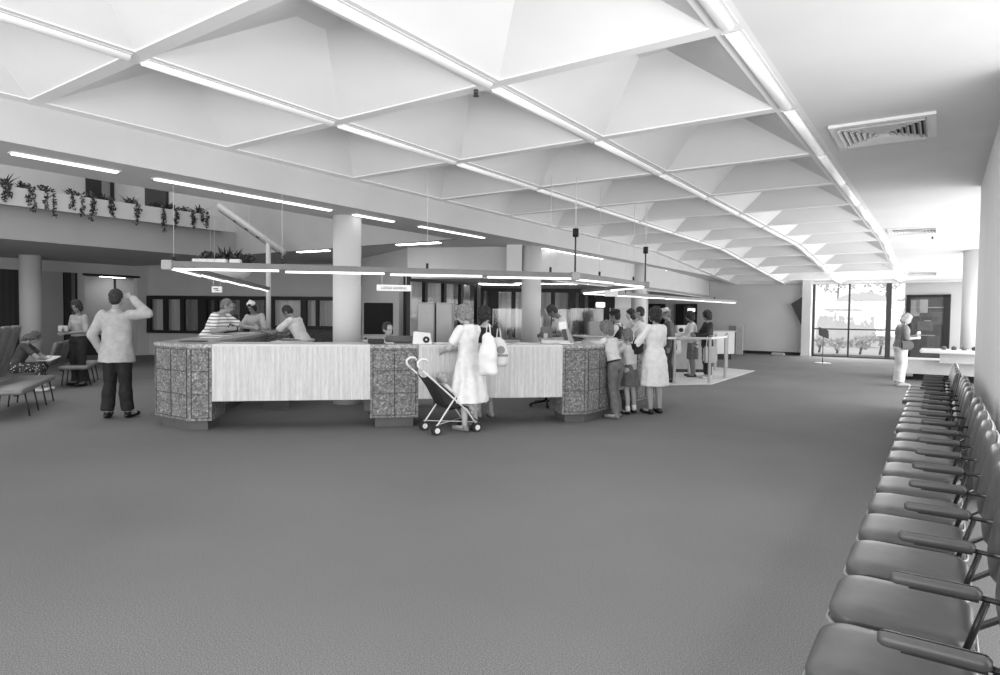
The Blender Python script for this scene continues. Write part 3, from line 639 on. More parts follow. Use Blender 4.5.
# ceiling vents
def vent(x, y, s_, label):
    t = thing('ceiling_vent', label, 'vent', (x, y, CZ+dz_(y)-.002))
    if y > 19.2: t.rotation_euler = (math.atan2(-.6, 9.6), 0, 0)
    fr = MB()
    for dx, dy, w_, h in ((0, -s_/2, s_+.08, .08), (0, s_/2, s_+.08, .08), (-s_/2, 0, .08, s_-.08), (s_/2, 0, .08, s_-.08)): fr.box((dx, dy, -.015), (w_, h, .03))
    fr.build('frame', mat(232, .5), t)
    MB().box((0, 0, -.002), (s_, s_, .004)).build('duct', mat(34), t)
    lv_ = MB(); M0 = Matrix.Rotation(R(38), 4, 'X')
    for k in range(1, 8):
        q = s_/2-k*s_*.062
        for r4 in range(4):
            T = Matrix.Rotation(R(90*r4), 4, 'Z') @ Matrix.Translation((0, -q, -.035)) @ Matrix.Rotation(R(-42), 4, 'X')
            lv_.box((0, 0, 0), (2*q, .004, .055), M=T)
    lv_.build('louvres', mat(215, .5), t)
vent(-.58, 8.08, .87, 'square louvred ceiling vent nearest the camera'); vent(-.58, 17.4, .92, 'square louvred ceiling vent between the two right columns'); vent(-.6, 26.3, .9, 'farthest square louvred ceiling vent, near the far windows')
# sprinkler heads
for k, (x, y) in enumerate(((XB+.9, 3.9), (X0-SX-.18, Y0+.0), (X0-SX, Y0+3*SY+.1), (-.25, 19.0), (X0-SX, Y0+5*SY))):
    tag(MB().tube([(x, y, CZ-.005), (x, y, CZ-.04)], .022, 10).tube([(x, y, CZ-.04), (x, y, CZ-.06)], [.01, .03], 10).build('sprinkler', mat(60, .4)), f'small ceiling sprinkler head, {ORD[k]} from the camera', 'sprinkler', 'ceiling sprinklers') if k else None
# mezzanine plants hanging over the parapet
def trailing(x, y, z, label, spiky, L):
    t = thing('trailing_plant', label, 'plant', (x, y, z), 0, 'plants along the planter parapet')
    st = MB(); lf = MB()
    for q in range(2):
        dy = random.uniform(-.12, .12); pts = [(-.1, dy, 0), (.06, dy, .12), (.2, dy, .03)]+[(.21+random.uniform(-.01, .02), dy+random.uniform(-.03, .03), -L*(i+1)/4*(1-.3*q)) for i in range(4)]
        st.tube(pts, .006, 5)
        for p in pts[2:]:
            leaves(lf, p, .07, 9, .035)
        for a, b in zip(pts[2:], pts[3:]): leaves(lf, (Vector(a)+Vector(b))/2, .05, 4, .035)
    for _ in range(18 if spiky else 7):
        a = random.random()*6.28; blade(lf, (-.08, 0, -.02), (.4*math.cos(a), math.sin(a), random.uniform(.4, 1.4)), random.uniform(.2, .5 if spiky else .3), .03, .8)
    leaves(lf, (-.08, 0, .1), .16, 30, .05, .6)
    lf.build('foliage', mat(40, .7, 'leaf'), t); st.build('stem', mat(60), t)
ys = [4.95, 5.35, 5.7, 6.1, 6.65, 7.05, 7.35, 8.0, 8.6, 8.95, 9.35, 9.8]
for k, y in enumerate(ys):
    trailing(-16.83, y, 4.19, f'dark trailing plant over the planter parapet, {ORD[k]} from the left', k in (1, 7, 9, 11), [.55, .3, .45, .5, .4, .5, .35, .45, .6, .4, .35, .3][k])
# upper room details
def up(px0, px1, z0, z1, v, lab, X=-26.0):
    y0 = ray(px0, 200).y/ray(px0, 200).x*X; y1 = ray(px1, 200).y/ray(px1, 200).x*X
    return MB().box((X, (y0+y1)/2, (z0+z1)/2), (.08, abs(y1-y0), z1-z0)), lab
YU = 10.85
def upx(px): r = ray(px, 200); return r.x/r.y*YU
def upy(px, X): r = ray(px, 190); return r.y/r.x*X
XU = -24.3
w7 = struct(MB().box((XU, (upy(86, XU)+upy(121, XU))/2, 5.3), (.08, abs(upy(121, XU)-upy(86, XU)), 2.3)).build('window_7', mat(34)))
MB().box((XU+.06, (upy(101, XU)+upy(109, XU))/2, 5.3), (.04, abs(upy(109, XU)-upy(101, XU)), 2.2)).build('pane', mat(120, .4), w7)
struct(MB().box(((upx(146)+upx(167))/2, YU, 4.7), (upx(167)-upx(146), .08, 2.0)).build('window_8', mat(45)))
a = pd(70.5, 22); tag(MB().box((a.x, a.y, 4.3), (.1, .1, 2.3)).build('upper_post', mat(25)), 'thin dark post standing in the upper room above the parapet', 'post')
# ================================================================ waiting chairs on the right
VY = mat(80, .36, 'vinyl'); VD = mat(62, .45, 'vinyl'); WELT = mat(150, .4); STEEL = mat(48, .35, metal=.5)
def rr(w_, d, r, n=6):          # rounded rectangle outline centred at 0
    out = []
    for cx_, cy_2, a0 in ((w_/2-r, d/2-r, 0), (-w_/2+r, d/2-r, 90), (-w_/2+r, -d/2+r, 180), (w_/2-r, -d/2+r, 270)):
        for k in range(n+1): a = R(a0+90*k/n); out.append((cx_+r*math.cos(a), cy_2+r*math.sin(a)))
    return out
def cushion(mb, w_, d, r, layers, M=None, crown=.0):
    """stack of rounded outlines: layers = (z, scale inset)"""
    rings = []
    for z, ins in layers:
        rings.append([(M or Matrix.Identity(4)) @ V(x, y, z) for x, y in rr(w_-2*ins, d-2*ins, max(.01, r-ins*.6))])
    vv = [p for q in rings for p in q]; n = len(rings[0]); fs = [tuple(range(n))[::-1]]
    for i in range(len(rings)-1):
        for k in range(n): fs.append((i*n+k, i*n+(k+1) % n, (i+1)*n+(k+1) % n, (i+1)*n+k))
    fs.append(tuple(range((len(rings)-1)*n, len(rings)*n)))
    return mb.faces(vv, fs, True)
def make_chair():
    t = thing('waiting_chair', 'x', 'chair')
    # faces -X; width along Y .49, seat depth along X .46
    cushion(MB(), .47, .475, .10, [(.345, .03), (.36, .008), (.40, 0), (.418, .012), (.426, .04), (.430, .10)]).build('seat', VY, t)
    w_ = MB(); w_.tube([V(x, y, .362) for x, y in rr(.475, .482, .10)], .006, 6, close=True); w_.build('seat_piping', WELT, t)
    Mb = Matrix.Translation((.36, 0, .63)) @ Matrix.Rotation(R(100), 4, 'Y')
    bk_ = MB(); cushion(bk_, .40, .465, .15, [(-.035, .02), (-.02, .003), (.012, 0), (.03, .014), (.04, .05), (.043, .12)], M=Mb @ Matrix.Rotation(R(180), 4, 'X')); bk_.build('backrest', VY, t)
    w_ = MB(); w_.tube([Mb @ V(x, y, .012) for x, y in rr(.405, .47, .15)], .005, 6, close=True); w_.build('back_piping', WELT, t)
    arm(t, -.245)
    f_ = MB(); f_.tube([(-.12, -.2, .35), (-.12, .2, .35)], .014, 8); f_.tube([(.14, -.245, .33), (.14, .245, .33)], .018, 8)
    f_.bar((.14, 0, .32), (.385, 0, .50), .04, .012); f_.tube([(-.12, 0, .345), (.14, 0, .33)], .014, 8); f_.build('frame', STEEL, t)
    for x in (-.16, .2):
        for y in (-.19, .19): MB().limb((x*.75, y, .35), (x, y, .012), .012, .012, 8).build('leg', STEEL, t)
    return t
def arm(t, y):
    cushion(MB(), .27, .052, .024, [(.585, .008), (.592, .0), (.612, 0), (.622, .008), (.625, .016)], M=Matrix.Translation((.105, y, 0))).build('armrest', VD if 0 else mat(72, .38, 'vinyl'), t)
    q = MB(); q.box((.13, y, .582), (.20, .022, .012)); q.limb((.23, y, .592), (.33, y, .585), .010, .010, 8); q.limb((.25, y, .575), (.20, y, .40), .011, .011, 8); q.limb((.20, y, .40), (.14, y, .33), .011, .011, 8); q.build('arm_bracket', STEEL, t)
ch0 = make_chair(); gY = [2.12+.535*k for k in range(20)]
XS = -.10
for k in range(-1, 20):
    y = 2.12+.535*k+.27+(.10 if k >= 10 else 0)+(.12 if k >= 15 else 0)
    xo = 0 if k < 10 else (-.03 if k < 15 else -.09)
    c = ch0 if k == -1 else dup(ch0)
    c.location = (XS+xo, y, 0)
    tag(c, f'grey padded vinyl waiting chair with padded arm, {ORD[k+1]} in the row from the camera', 'chair', 'row of padded waiting chairs on the right')
# ================================================================ benches on the left
def bench(x, y, rz, n, label, hb=1.28):
    t = thing('waiting_bench', label, 'bench', (x, y, 0), rz)
    W = .58*n          # local: runs along +x from 0, faces +y
    cushion(MB(), W, .52, .06, [(.36, .02), (.375, 0), (.42, 0), (.435, .02)], M=Matrix.Translation((W/2, -.26, 0))).build('seat', mat(120, .35, 'vinyl'), t)
    for k in range(n):
        Mb = Matrix.Translation((.58*(k+.5), -.60, .43+(hb-.43)/2)) @ Matrix.Rotation(R(90-16), 4, 'X')
        cushion(MB(), .56, (hb-.43)*1.02, .08, [(-.03, .015), (-.015, 0), (.02, 0), (.035, .02)], M=Mb).build('backrest', mat(112, .4, 'vinyl'), t)
        MB().tube([(.58*(k+.2), -.08, .36), (.58*(k+.2), -.02, .0)], .011, 8).build('leg', mat(30), t)
        MB().tube([(.58*(k+.2), -.48, .36), (.58*(k+.2), -.52, .0)], .011, 8).build('leg', mat(30), t)
    q = MB(); q.bar((.02, -.1, .35), (W-.02, -.1, .35), .03, .02); q.bar((.02, -.46, .35), (W-.02, -.46, .35), .03, .02); q.build('frame', mat(30), t)
    return t
p0 = at(27, 389, .42); p1 = at(56, 375.5, .42)
ang = math.atan2(p1.y-p0.y, p1.x-p0.x)
# the bench faces away from the camera side: flip so that local +y points to the room centre
b1 = bench(p1.x, p1.y, ang+math.pi, 4, 'padded bench with high sloping back at the left edge of the room')
b2 = bench(at(104, 361, .42).x-.2, at(104, 361, .42).y, ang+math.pi, 3, 'second padded bench farther back, behind the standing woman in dark trousers', .9)
# ================================================================ people
def person(label, x, y, face, H=1.7, sex='f', lean=0, side=0, nod=0, turn=0, dz=0, dy=0, LA=None, RA=None, LL=None, RL_=None, skin=168, hair=('short', 50), wear=(), shoes=40, build=1.0, vox=.0105, group=None, hand=None, name='person', child=0, sock=None):
    k = H/1.75; K = lambda p: Vector(p)*k
    f = .9 if sex == 'f' else 1.0; bw = build; hs = 1.0+.22*child
    PZ = .95
    def U(p):           # upper body lean about the pelvis
        p = Vector(p); q = p-V(0, 0, PZ)
        q = Matrix.Rotation(R(-lean), 3, 'X') @ (Matrix.Rotation(R(side), 3, 'Y') @ q)
        return q+V(0, dy, PZ+dz)
    Lw = lambda p: Vector(p)+V(0, dy, dz)
    neck = U((0, -.015, 1.46)); hd0 = U((0, .0, 1.50)); Rl = Matrix.Rotation(R(-lean), 3, 'X') @ Matrix.Rotation(R(side), 3, 'Y')
    Rh = Matrix.Rotation(R(-nod-lean*.45), 3, 'X') if not lean else Rl @ Matrix.Rotation(R(-nod), 3, 'X')
    Rh = Rh @ Matrix.Rotation(R(turn), 3, 'Z')
    hc_ = hd0+Rh @ (V(0, .02, .125)*1.0)
    def HP(p): return (hc_+Rh @ (Vector(p)*hs))*k
    HM = Rh.to_4x4()
    sh = .178*f*(1+.3*(bw-1))
    S = {s: U((s*sh, -.01, 1.40)) for s in (-1, 1)}
    arms = {}
    for s, A_ in ((-1, LA), (1, RA)):
        if A_ is None:
            e = S[s]+Rl @ V(s*.05, -.02, -.29); w_ = e+Rl @ V(s*.01, .06, -.25)
        else: e, w_ = Vector(A_[0]), Vector(A_[1])
        arms[s] = (S[s], e, w_)
    hips = {s: Lw((s*.092, 0, .92)) for s in (-1, 1)}
    legs = {}
    for s, L_ in ((-1, LL), (1, RL_)):
        if L_ is None: kn, an, toe = V(s*.10, .02, .50), V(s*.105, -.03, .085), V(s*.13, .15, .03)
        else: kn, an, toe = [Vector(q) for q in L_]
        legs[s] = (hips[s], kn, an, toe)
    # torso profile: (z, half width, half depth, y)
    T = [(.86, .135, .095, 0), (.93, .168, .118, -.005), (1.02, .155, .108, 0), (1.10, .132 if sex == 'f' else .148, .095, .005), (1.2, .142 if sex == 'f' else .158, .105, .008), (1.30, .158, .115, .006), (1.38, .16, .098, -.005), (1.43, .125, .075, -.012), (1.47, .062, .06, -.012)]
    def torso(mb, infl=0, z0=.86, z1=1.47, extra=None):
        pts, rs = [], []
        prof = [q for q in T if z0-.001 <= q[0] <= z1+.001]
        if extra: prof = extra+prof
        for z, a, b, yy in prof:
            pts.append((U((0, yy, z)) if z >= PZ-.1 else Lw((0, yy, z)) )*k); rs.append(((a*bw*f*(1.04 if f < 1 else 1)+infl)*k, (b*bw+infl)*k))
        mb.tube(pts, rs, 20, lat=(1, 0, 0))
    def arm_(mb, s, infl=0, frac=1.0, f2=1.0):
        a, e, w_ = arms[s]
        mb.limb(a*k, (a+(e-a)*frac)*k, (.050*bw+infl)*k, (.050-.008*frac+infl*1.2)*k)
        if frac >= 1: mb.limb(e*k, (e+(w_-e)*f2)*k, (.041+infl)*k, (.041-.012*f2+infl*1.1)*k)
    def leg_(mb, s, infl=0, f2=1.0, fl_=0):
        h, kn, an, toe = legs[s]
        mb.limb(h*k, kn*k, (.088*bw+infl)*k, (.058+infl+fl_*.3)*k, 14)
        m_ = kn+(an-kn)*.35+V(0, -.012, 0); e_ = kn+(an-kn)*f2
        mb.tube([kn*k, m_*k, e_*k], [(.055+infl)*k, (.054+infl+fl_*.5)*k, (.036+infl+fl_)*k], 14)
        mb.ball(kn*k, (.055+infl)*k, 12)
    mb = MB(); torso(mb)
    for s in (-1, 1):
        arm_(mb, s); leg_(mb, s); h, kn, an, toe = legs[s]
        mb.ball(S[s]*k, .052*bw*k)
        mb.limb(an*k-V(0, 0, .03)*k, (toe+V(0, 0, .012))*k, .036*k, .03*k); mb.limb((an+V(0, -.035, -.045))*k, (an+V(0, 0, -.03))*k, .03*k, .034*k)
        # hand
        a, e, w_ = arms[s]; d = (w_-e).normalized(); hp = (hand or {}).get(s)
        if hp: d = Vector(hp).normalized()
        up_ = V(0, 0, 1) if abs(d.z) < .8 else V(0, 1, 0)
        n_ = (d.cross(up_)).normalized() if abs(d.z) < .8 else V(s, 0, 0); sd = d.cross(n_).normalized()
        if sd.z < 0 and abs(d.z) < .8: sd = -sd
        if abs(d.z) >= .8: sd = V(0, 1, 0)
        pc = w_+d*.05
        mb.limb(w_*k, (w_+d*.03)*k, .026*k, .03*k); mb.tube([(w_+d*.015)*k, pc*k, (w_+d*.09)*k], [(.03*k, .017*k), (.041*k, .016*k), (.039*k, .014*k)], 12, lat=sd)
        cl = -n_*s*.25 if abs(d.z) < .8 else -V(s, 0, 0)*.25
        for q, Lf in ((-.031, .055), (-.0105, .068), (.0105, .073), (.031, .064)):
            b0 = w_+d*.088+sd*q; b1 = b0+(d+cl*.5+sd*q*2).normalized()*Lf*.55; b2_ = b1+(d+cl*1.8).normalized()*Lf*.5
            mb.tube([b0*k, b1*k, b2_*k], [.0095*k, .0088*k, .0072*k], 8)
        th = w_+d*.035+sd*.034; mb.tube([th*k, (th+(d*.7+sd*.7)*.035)*k, (th+(d*.7+sd*.7)*.035+d*.028)*k], [.0125*k, .011*k, .009*k], 8)
    mb.limb(U((0, -.02, 1.42))*k, (hc_+Rh @ V(0, -.02, -.06))*k, .054*k*(1 if sex == 'm' else .88), .05*k*(1 if sex == 'm' else .86))
    mb.ball(HP((0, -.008, .02)), (.073*hs*k, .092*hs*k, .098*hs*k), 18, HM)
    mb.ball(HP((0, .022, -.055)), (.052*hs*k, .060*hs*k, .060*hs*k), 16, HM)
    mb.ball(HP((0, .055, -.088)), (.026*hs*k, .024*hs*k, .022*hs*k), 10, HM)
    mb.tube([HP((0, .078, .02)), HP((0, .100, -.022)), HP((0, .082, -.036))], [.010*k*hs, .0155*k*hs, .012*k*hs], 8)
    mb.ball(HP((0, .082, .035)), (.045*hs*k, .012*k, .010*k), 10, HM)
    mb.ball(HP((0, .083, -.058)), (.024*hs*k, .010*k, .010*k), 10, HM)
    for s in (-1, 1): mb.ball(HP((s*.075, -.008, -.005)), (.012*k, .020*k, .032*k), 10, HM)
    body = mb.fuse(name, mat(skin, .55), vox*k if k < .9 else vox)
    body.location = (x, y, 0); body.rotation_euler = (0, 0, R(face-90)); tag(body, label, 'person', group)
    ey = MB()
    for s in (-1, 1): ey.ball(HP((s*.031, .077, .012)), (.012*k*hs, .008*k, .006*k*hs), 8, HM)
    ey.build('eyes', mat(25, .3), body)
    mo = MB(); mo.ball(HP((0, .0915, -.060)), (.022*k*hs, .004*k, .005*k), 8, HM); mo.build('mouth', mat(max(40, skin-70), .5), body)
    # hair
    hk, hv = hair[0], hair[1]
    if hk != 'bald':
        hb_ = MB()
        up_z = .034; g = {'short': .010, 'bob': .016, 'curly': .030, 'long': .014, 'full': .024}[hk]
        hb_.ball(HP((0, -.026, up_z)), ((.076+g)*hs*k, (.088+g)*hs*k, (.088+g)*hs*k), 20, HM)
        hb_.ball(HP((0, -.05, -.01)), ((.068+g)*hs*k, (.058+g)*hs*k, (.075+g)*hs*k), 16, HM)
        if hk in ('bob', 'full', 'curly', 'long'):
            for s in (-1, 1): hb_.ball(HP((s*(.068+g*.5), -.02, -.015)), ((.022+g*.4)*k*hs, (.045+g*.5)*k*hs, (.07+g)*k*hs), 12, HM)
            hb_.ball(HP((0, -.065, -.05)), ((.06+g)*k*hs, (.04+g)*k*hs, (.06+g)*k*hs), 12, HM)
            hb_.ball(HP((0, .052, .085)), (.05*k*hs, .03*k*hs, .028*k*hs), 12, HM)
        if hk == 'long': hb_.tube([HP((0, -.07, -.03)), HP((0, -.085, -.12)), HP((0, -.08, -.2))], [.07*k, .065*k, .04*k], 12)
        hb_.fuse('hair', mat(hv, .7, 'hair'), .009*k, body, disp=.016 if hk in ('curly', 'full') else .008, dsc=38, dseed=x)
    # clothes
    for wdef in wear:
        kind = wdef[0]; m_ = wdef[1]; o_ = dict(wdef[2]) if len(wdef) > 2 else {}
        mb = MB(); inf = o_.get('infl', .014)
        if kind in ('shirt', 'jacket', 'dress'):
            hem = o_.get('hem', .86); fl_ = o_.get('flare', .0)
            if kind == 'dress':
                hz = o_.get('hem', .42); ex = []
                n_ = 7
                for q in range(n_):
                    z = hz+(.90-hz)*q/(n_-1); ww_ = .185+fl_*(1-q/(n_-1))
                    ex.append((z, ww_*.98, ww_*.84, 0))
                pts = []; rg = []
                torso(mb, inf)
                seg_ = 48; rings = []
                prof = ex+[(.98, .168, .122, 0), (1.04, .155, .112, 0)]
                for z, a, b, yy in prof:
                    pl_ = o_.get('pleat', .012)*max(0, min(1, (1.0-z)/.3)); c_ = (U((0, 0, z)) if z > .86 else Lw((0, dy*0, z)))*k
                    rings.append([c_+V((a+inf*.6+pl_*math.sin(9*2*math.pi*q/seg_+z*2))*k*math.cos(2*math.pi*q/seg_)*bw, (b+inf*.6+pl_*math.sin(9*2*math.pi*q/seg_+z*2))*k*math.sin(2*math.pi*q/seg_)*bw, 0) for q in range(seg_)])
                vv = [p for r_ in rings for p in r_]; N_ = len(rings)
                mb.faces(vv, [tuple(range(seg_))[::-1], tuple(range((N_-1)*seg_, N_*seg_))]+[(i*seg_+q, i*seg_+(q+1) % seg_, (i+1)*seg_+(q+1) % seg_, (i+1)*seg_+q) for i in range(N_-1) for q in range(seg_)])
            else:
                ex = []
                if hem < .86: ex = [(hem, .172+fl_, .125+fl_, -.0), ((hem+.86)/2, .172+fl_*.6, .122+fl_*.6, 0)]
                if kind == 'jacket':
                    torso(mb, inf, 1.2, 1.45)
                    zz = (hem, (hem+1.0)/2, 1.02, 1.16, 1.30, 1.36); cc = [U((0, 0, z))*k if z > .85 else Lw((0, 0, z))*k for z in zz]
                    mb.tube(cc, [((.205+fl_)*bw*f*k, (.155+fl_)*k), ((.202+fl_*.6)*bw*f*k, (.152+fl_*.5)*k), (.190*bw*f*k, .140*k), (.184*bw*f*k, .135*k), (.178*bw*f*k, .128*k), (.16*bw*f*k, .11*k)], 20, lat=(1, 0, 0))
                else:
                    torso(mb, inf, max(.86, hem), 1.45 if not o_.get('collar') else 1.47, ex)
                mb.ball(U((0, -.012, 1.43))*k, (.08*k, .075*k, .035*k), 14)
            sl = o_.get('sleeve', 'short')
            for s in (-1, 1):
                if sl == 'short': arm_(mb, s, inf*.9, .62)
                elif sl == 'half': arm_(mb, s, inf*.9, .95)
                elif sl == 'long': arm_(mb, s, inf*.8, 1.0, .95)
                if sl != 'none': mb.ball(S[s]*k, (.050*bw+inf*.6)*k)
        elif kind == 'trousers':
            torso(mb, inf*.8, .86, 1.03)
            for s in (-1, 1): leg_(mb, s, inf, .96, o_.get('wide', .012))
            mb.ball(Lw((0, 0, .88))*k, (.16*k*bw*f, .11*k*bw, .07*k), 14)
        elif kind == 'skirt':
            hz = o_.get('hem', .5); fl_ = o_.get('flare', .04); seg_ = 40; rings = []
            for z, a, b in ((hz, .165+fl_, .135+fl_), ((hz+.93)/2, .172+fl_*.5, .135+fl_*.5), (.93, .172, .125), (1.03, .155, .11)):
                c_ = (U((0, 0, z)) if z > .93 else Lw((0, 0, z)))*k
                rings.append([c_+V((a+.01*math.sin(8*6.2832*q/seg_)*(z < .8))*k*bw*math.cos(6.2832*q/seg_), (b+.01*math.sin(8*6.2832*q/seg_)*(z < .8))*k*bw*math.sin(6.2832*q/seg_), 0) for q in range(seg_)])
            vv = [p for r_ in rings for p in r_]; N_ = len(rings)
            mb.faces(vv, [tuple(range(seg_))[::-1], tuple(range((N_-1)*seg_, N_*seg_))]+[(i*seg_+q, i*seg_+(q+1) % seg_, (i+1)*seg_+(q+1) % seg_, (i+1)*seg_+q) for i in range(N_-1) for q in range(seg_)])
        elif kind == 'lap':      # skirt of a seated figure
            for s in (-1, 1): mb.limb(hips[s]*k, (legs[s][1]+V(0, .03, 0))*k, .115*k, .085*k, 14)
            mb.limb(hips[-1]*k, hips[1]*k, .12*k, .12*k); mb.limb((legs[-1][1])*k, (legs[1][1])*k, .08*k, .08*k); mb.limb(legs[-1][1]*k, (legs[-1][1]+(legs[-1][2]-legs[-1][1])*.4)*k, .085*k, .09*k); mb.limb(legs[1][1]*k, (legs[1][1]+(legs[1][2]-legs[1][1])*.4)*k, .085*k, .09*k)
        elif kind == 'vest':
            torso(mb, inf, .93, 1.43)
        elif kind == 'belt':
            mb.tube([U((0, 0, 1.0))*k, U((0, 0, 1.035))*k], [(.172*bw*f*k, .128*bw*k)]*2, 24, lat=(1, 0, 0)); mb.build('belt', m_, body); continue
        elif kind == 'tie':
            mb.limb(U((0, .09, 1.43))*k, U((0, .145, 1.08))*k, .014*k, .03*k); mb.build('tie', m_, body); continue
        elif kind == 'collar':
            mb.tube([U((0, -.012, 1.42))*k, U((0, -.005, 1.475))*k], [(.082*k, .078*k), (.062*k, .064*k)], 18, lat=(1, 0, 0)); mb.build('collar', m_, body); continue
        elif kind == 'hat':
            mb.tube([HP((0, -.01, .068)), HP((0, -.01, .075))], [.155*k, .15*k], 28); mb.tube([HP((0, -.012, .07)), HP((0, -.015, .15)), HP((0, -.015, .165))], [(.092*k, .105*k), (.082*k, .09*k), (.06*k, .07*k)], 24, lat=Rh @ V(1, 0, 0)); mb.build('hat', m_, body); continue
        elif kind == 'cap':
            mb.ball(HP((0, -.02, .075)), (.098*k, .112*k, .062*k), 18, HM); mb.fuse('cap', m_, .008, body); continue
        elif kind == 'headscarf':
            mb.ball(HP((0, -.03, .08)), (.1*k, .1*k, .07*k), 18, HM); mb.ball(HP((0, -.03, .145)), (.04*k, .03*k, .035*k), 12, HM); mb.fuse('headscarf', m_, .008, body); continue
        elif kind == 'glasses':
            for s in (-1, 1): mb.tube([HP((s*.032+.024*math.cos(a), .092, .012+.019*math.sin(a))) for a in [q*.5236 for q in range(12)]], .003*k, 5, close=True)
            mb.build('glasses', m_, body); continue
        mb.fuse({'lap': 'skirt', 'vest': 'waistcoat'}.get(kind, kind), m_, .013*k, body, disp=o_.get('disp', .010), dsc=11, dseed=x*3+y, smooth=3)
    if shoes is not None:
        for s in (-1, 1):
            h, kn, an, toe = legs[s]; mb = MB(); an2 = V(an.x, an.y, an.z); lo = min(toe.z, .03)
            mb.limb((an+V(0, -.04, -.05))*k, (an+V(0, .03, -.045))*k, .034*k, .040*k); mb.limb((an+V(0, .03, -.05))*k, (toe+V(0, 0, .012))*k, .040*k, .034*k)
            mb.tube([(an+V(0, -.01, -.04))*k, (an+V(0, -.01, .0))*k], [.042*k, .040*k], 12)
            mb.fuse('shoe', mat(shoes, .45), .008, body)
            if sock: q = MB(); q.tube([(an+V(0, -.005, -.02))*k, (an+(kn-an)*.22)*k], [.047*k, .048*k], 14).build('sock', mat(sock, .8), body)
    zmin = min((v.co.z for ch in [body]+list(body.children) for v in ch.data.vertices), default=0)
    body.location.z = -zmin if abs(zmin) < .2 and LL is None or abs(zmin) < .12 else 0
    return body
def on(px, d): q = pd(px, d); return q.x, q.y
# man in a pale jacket, back to the camera
x, y = at(117.5, 418, 0).xy
person('man in pale jacket and dark trousers with back turned, one hand on his head', x, y, 128, 1.84, 'm', skin=150, hair=('short', 28), turn=-8,
       RA=((.42, -.02, 1.42), (.20, .02, 1.63)), LA=((-.29, -.06, 1.13), (-.25, .08, .90)), hand={1: (-.9, .1, .25)},
       LL=((-.10, .02, .50), (-.12, -.02, .085), (-.16, .15, .03)), RL_=((.10, .01, .50), (.13, .02, .085), (.18, .18, .03)),
       wear=[('trousers', mat(20, .8, 'fabric'), {'wide': .03, 'infl': .018}), ('jacket', mat(168, .8, 'fabric'), {'hem': .76, 'flare': .035, 'sleeve': 'long', 'infl': .026}), ('collar', mat(170, .8))], shoes=18)
x, y = at(79, 386, 0).xy
person('woman in pale blouse and dark trousers standing left of the man, holding papers', x, y, 285, 1.74, 'f', nod=14, turn=22, skin=120, hair=('full', 26),
       RA=((.22, .0, 1.13), (.04, .26, 1.14)), LA=((-.24, .02, 1.12), (-.02, .26, 1.08)), wear=[('trousers', mat(36, .85, 'fabric'), {'wide': .03, 'infl': .02}), ('shirt', mat(150, .8, 'fabric'), {'sleeve': 'half', 'hem': .95})], shoes=30)
pp = V(x, y, 0)+V(math.cos(R(285)), math.sin(R(285)), 0)*.36
pp = V(x, y, 0)+V(math.cos(R(285)), math.sin(R(285)), 0)*.30
tag(MB().box((pp.x-.02, pp.y, 1.17), (.17, .06, .12), R(50), bev=.01).build('paper_bundle', mat(170, .7)), 'pale bundle of papers held by the standing woman at the left', 'papers')
# seated child reading on the bench
bd = V(math.cos(ang), math.sin(ang), 0); bn = V(-math.sin(ang), math.cos(ang), 0)*-1
if bn.dot(V(.5, .87, 0)) < 0: bn = -bn
sp = at(49, 391, 0)-bn*.52; sp.z = 0
person('girl in a dark dotted dress seated on the left bench, bent over a book', sp.x, sp.y, math.degrees(math.atan2(bn.y, bn.x)), 1.62, 'f', lean=24, nod=26, dz=-.42, skin=140, hair=('long', 66),
       LL=((-.10, .43, .50), (-.09, .46, .09), (-.10, .62, .04)), RL_=((.10, .43, .50), (.12, .40, .09), (.13, .56, .04)), RA=((.22, .42, .70), (.06, .56, .66)), LA=((-.22, .42, .70), (-.06, .56, .66)),
       wear=[('lap', mat(46, .8, 'dots')), ('shirt', mat(60, .8, 'fabric'), {'sleeve': 'short'})], shoes=200, sock=200)
bp_ = sp+bn*.52; tag(MB().box((0, 0, 0), (.34, .24, .02), M=Matrix.Translation((bp_.x, bp_.y, .62)) @ Matrix.Rotation(R(20), 4, 'Z') @ Matrix.Rotation(R(18), 4, 'X'), bev=.004).build('open_book', mat(205)), 'open pale book on the lap of the seated girl', 'book')
# customers and staff at the island
x, y = on(209, 11.9)
person('man in a striped shirt leaning on the left counter, reaching out with papers', x, y, 32, 1.86, 'm', lean=28, nod=-4, turn=10, skin=150, hair=('short', 105), build=1.28,
       RA=((.30, .22, 1.10), (.22, .44, 1.14)), LA=((-.26, .50, 1.18), (-.16, .72, 1.17)), wear=[('trousers', mat(110, .8, 'fabric')), ('shirt', mat(200, .8, 'stripe'), {'sleeve': 'short', 'infl': .022})])
x, y = on(226, 13.6)
person('dark haired man half hidden behind the man in the striped shirt', x, y, 10, 1.80, 'm', lean=10, nod=10, skin=110, hair=('short', 24), wear=[('trousers', mat(40, .8, 'fabric')), ('shirt', mat(40, .8, 'fabric'), {'sleeve': 'long'})])
x, y = on(258, 15.0)
person('woman with white headscarf leaning over the far end of the left counter', x, y, 300, 1.80, 'f', lean=12, nod=10, side=6, skin=130, hair=('bob', 22), build=1.12,
       RA=((.30, .22, 1.10), (.12, .42, 1.15)), LA=((-.28, .26, 1.12), (-.05, .44, 1.15)), wear=[('skirt', mat(120, .8, 'fabric')), ('shirt', mat(172, .8, 'fabric'), {'sleeve': 'half', 'infl': .02}), ('headscarf', mat(212, .8, 'fabric')), ('glasses', mat(20))])
x, y = on(304, 12.4)
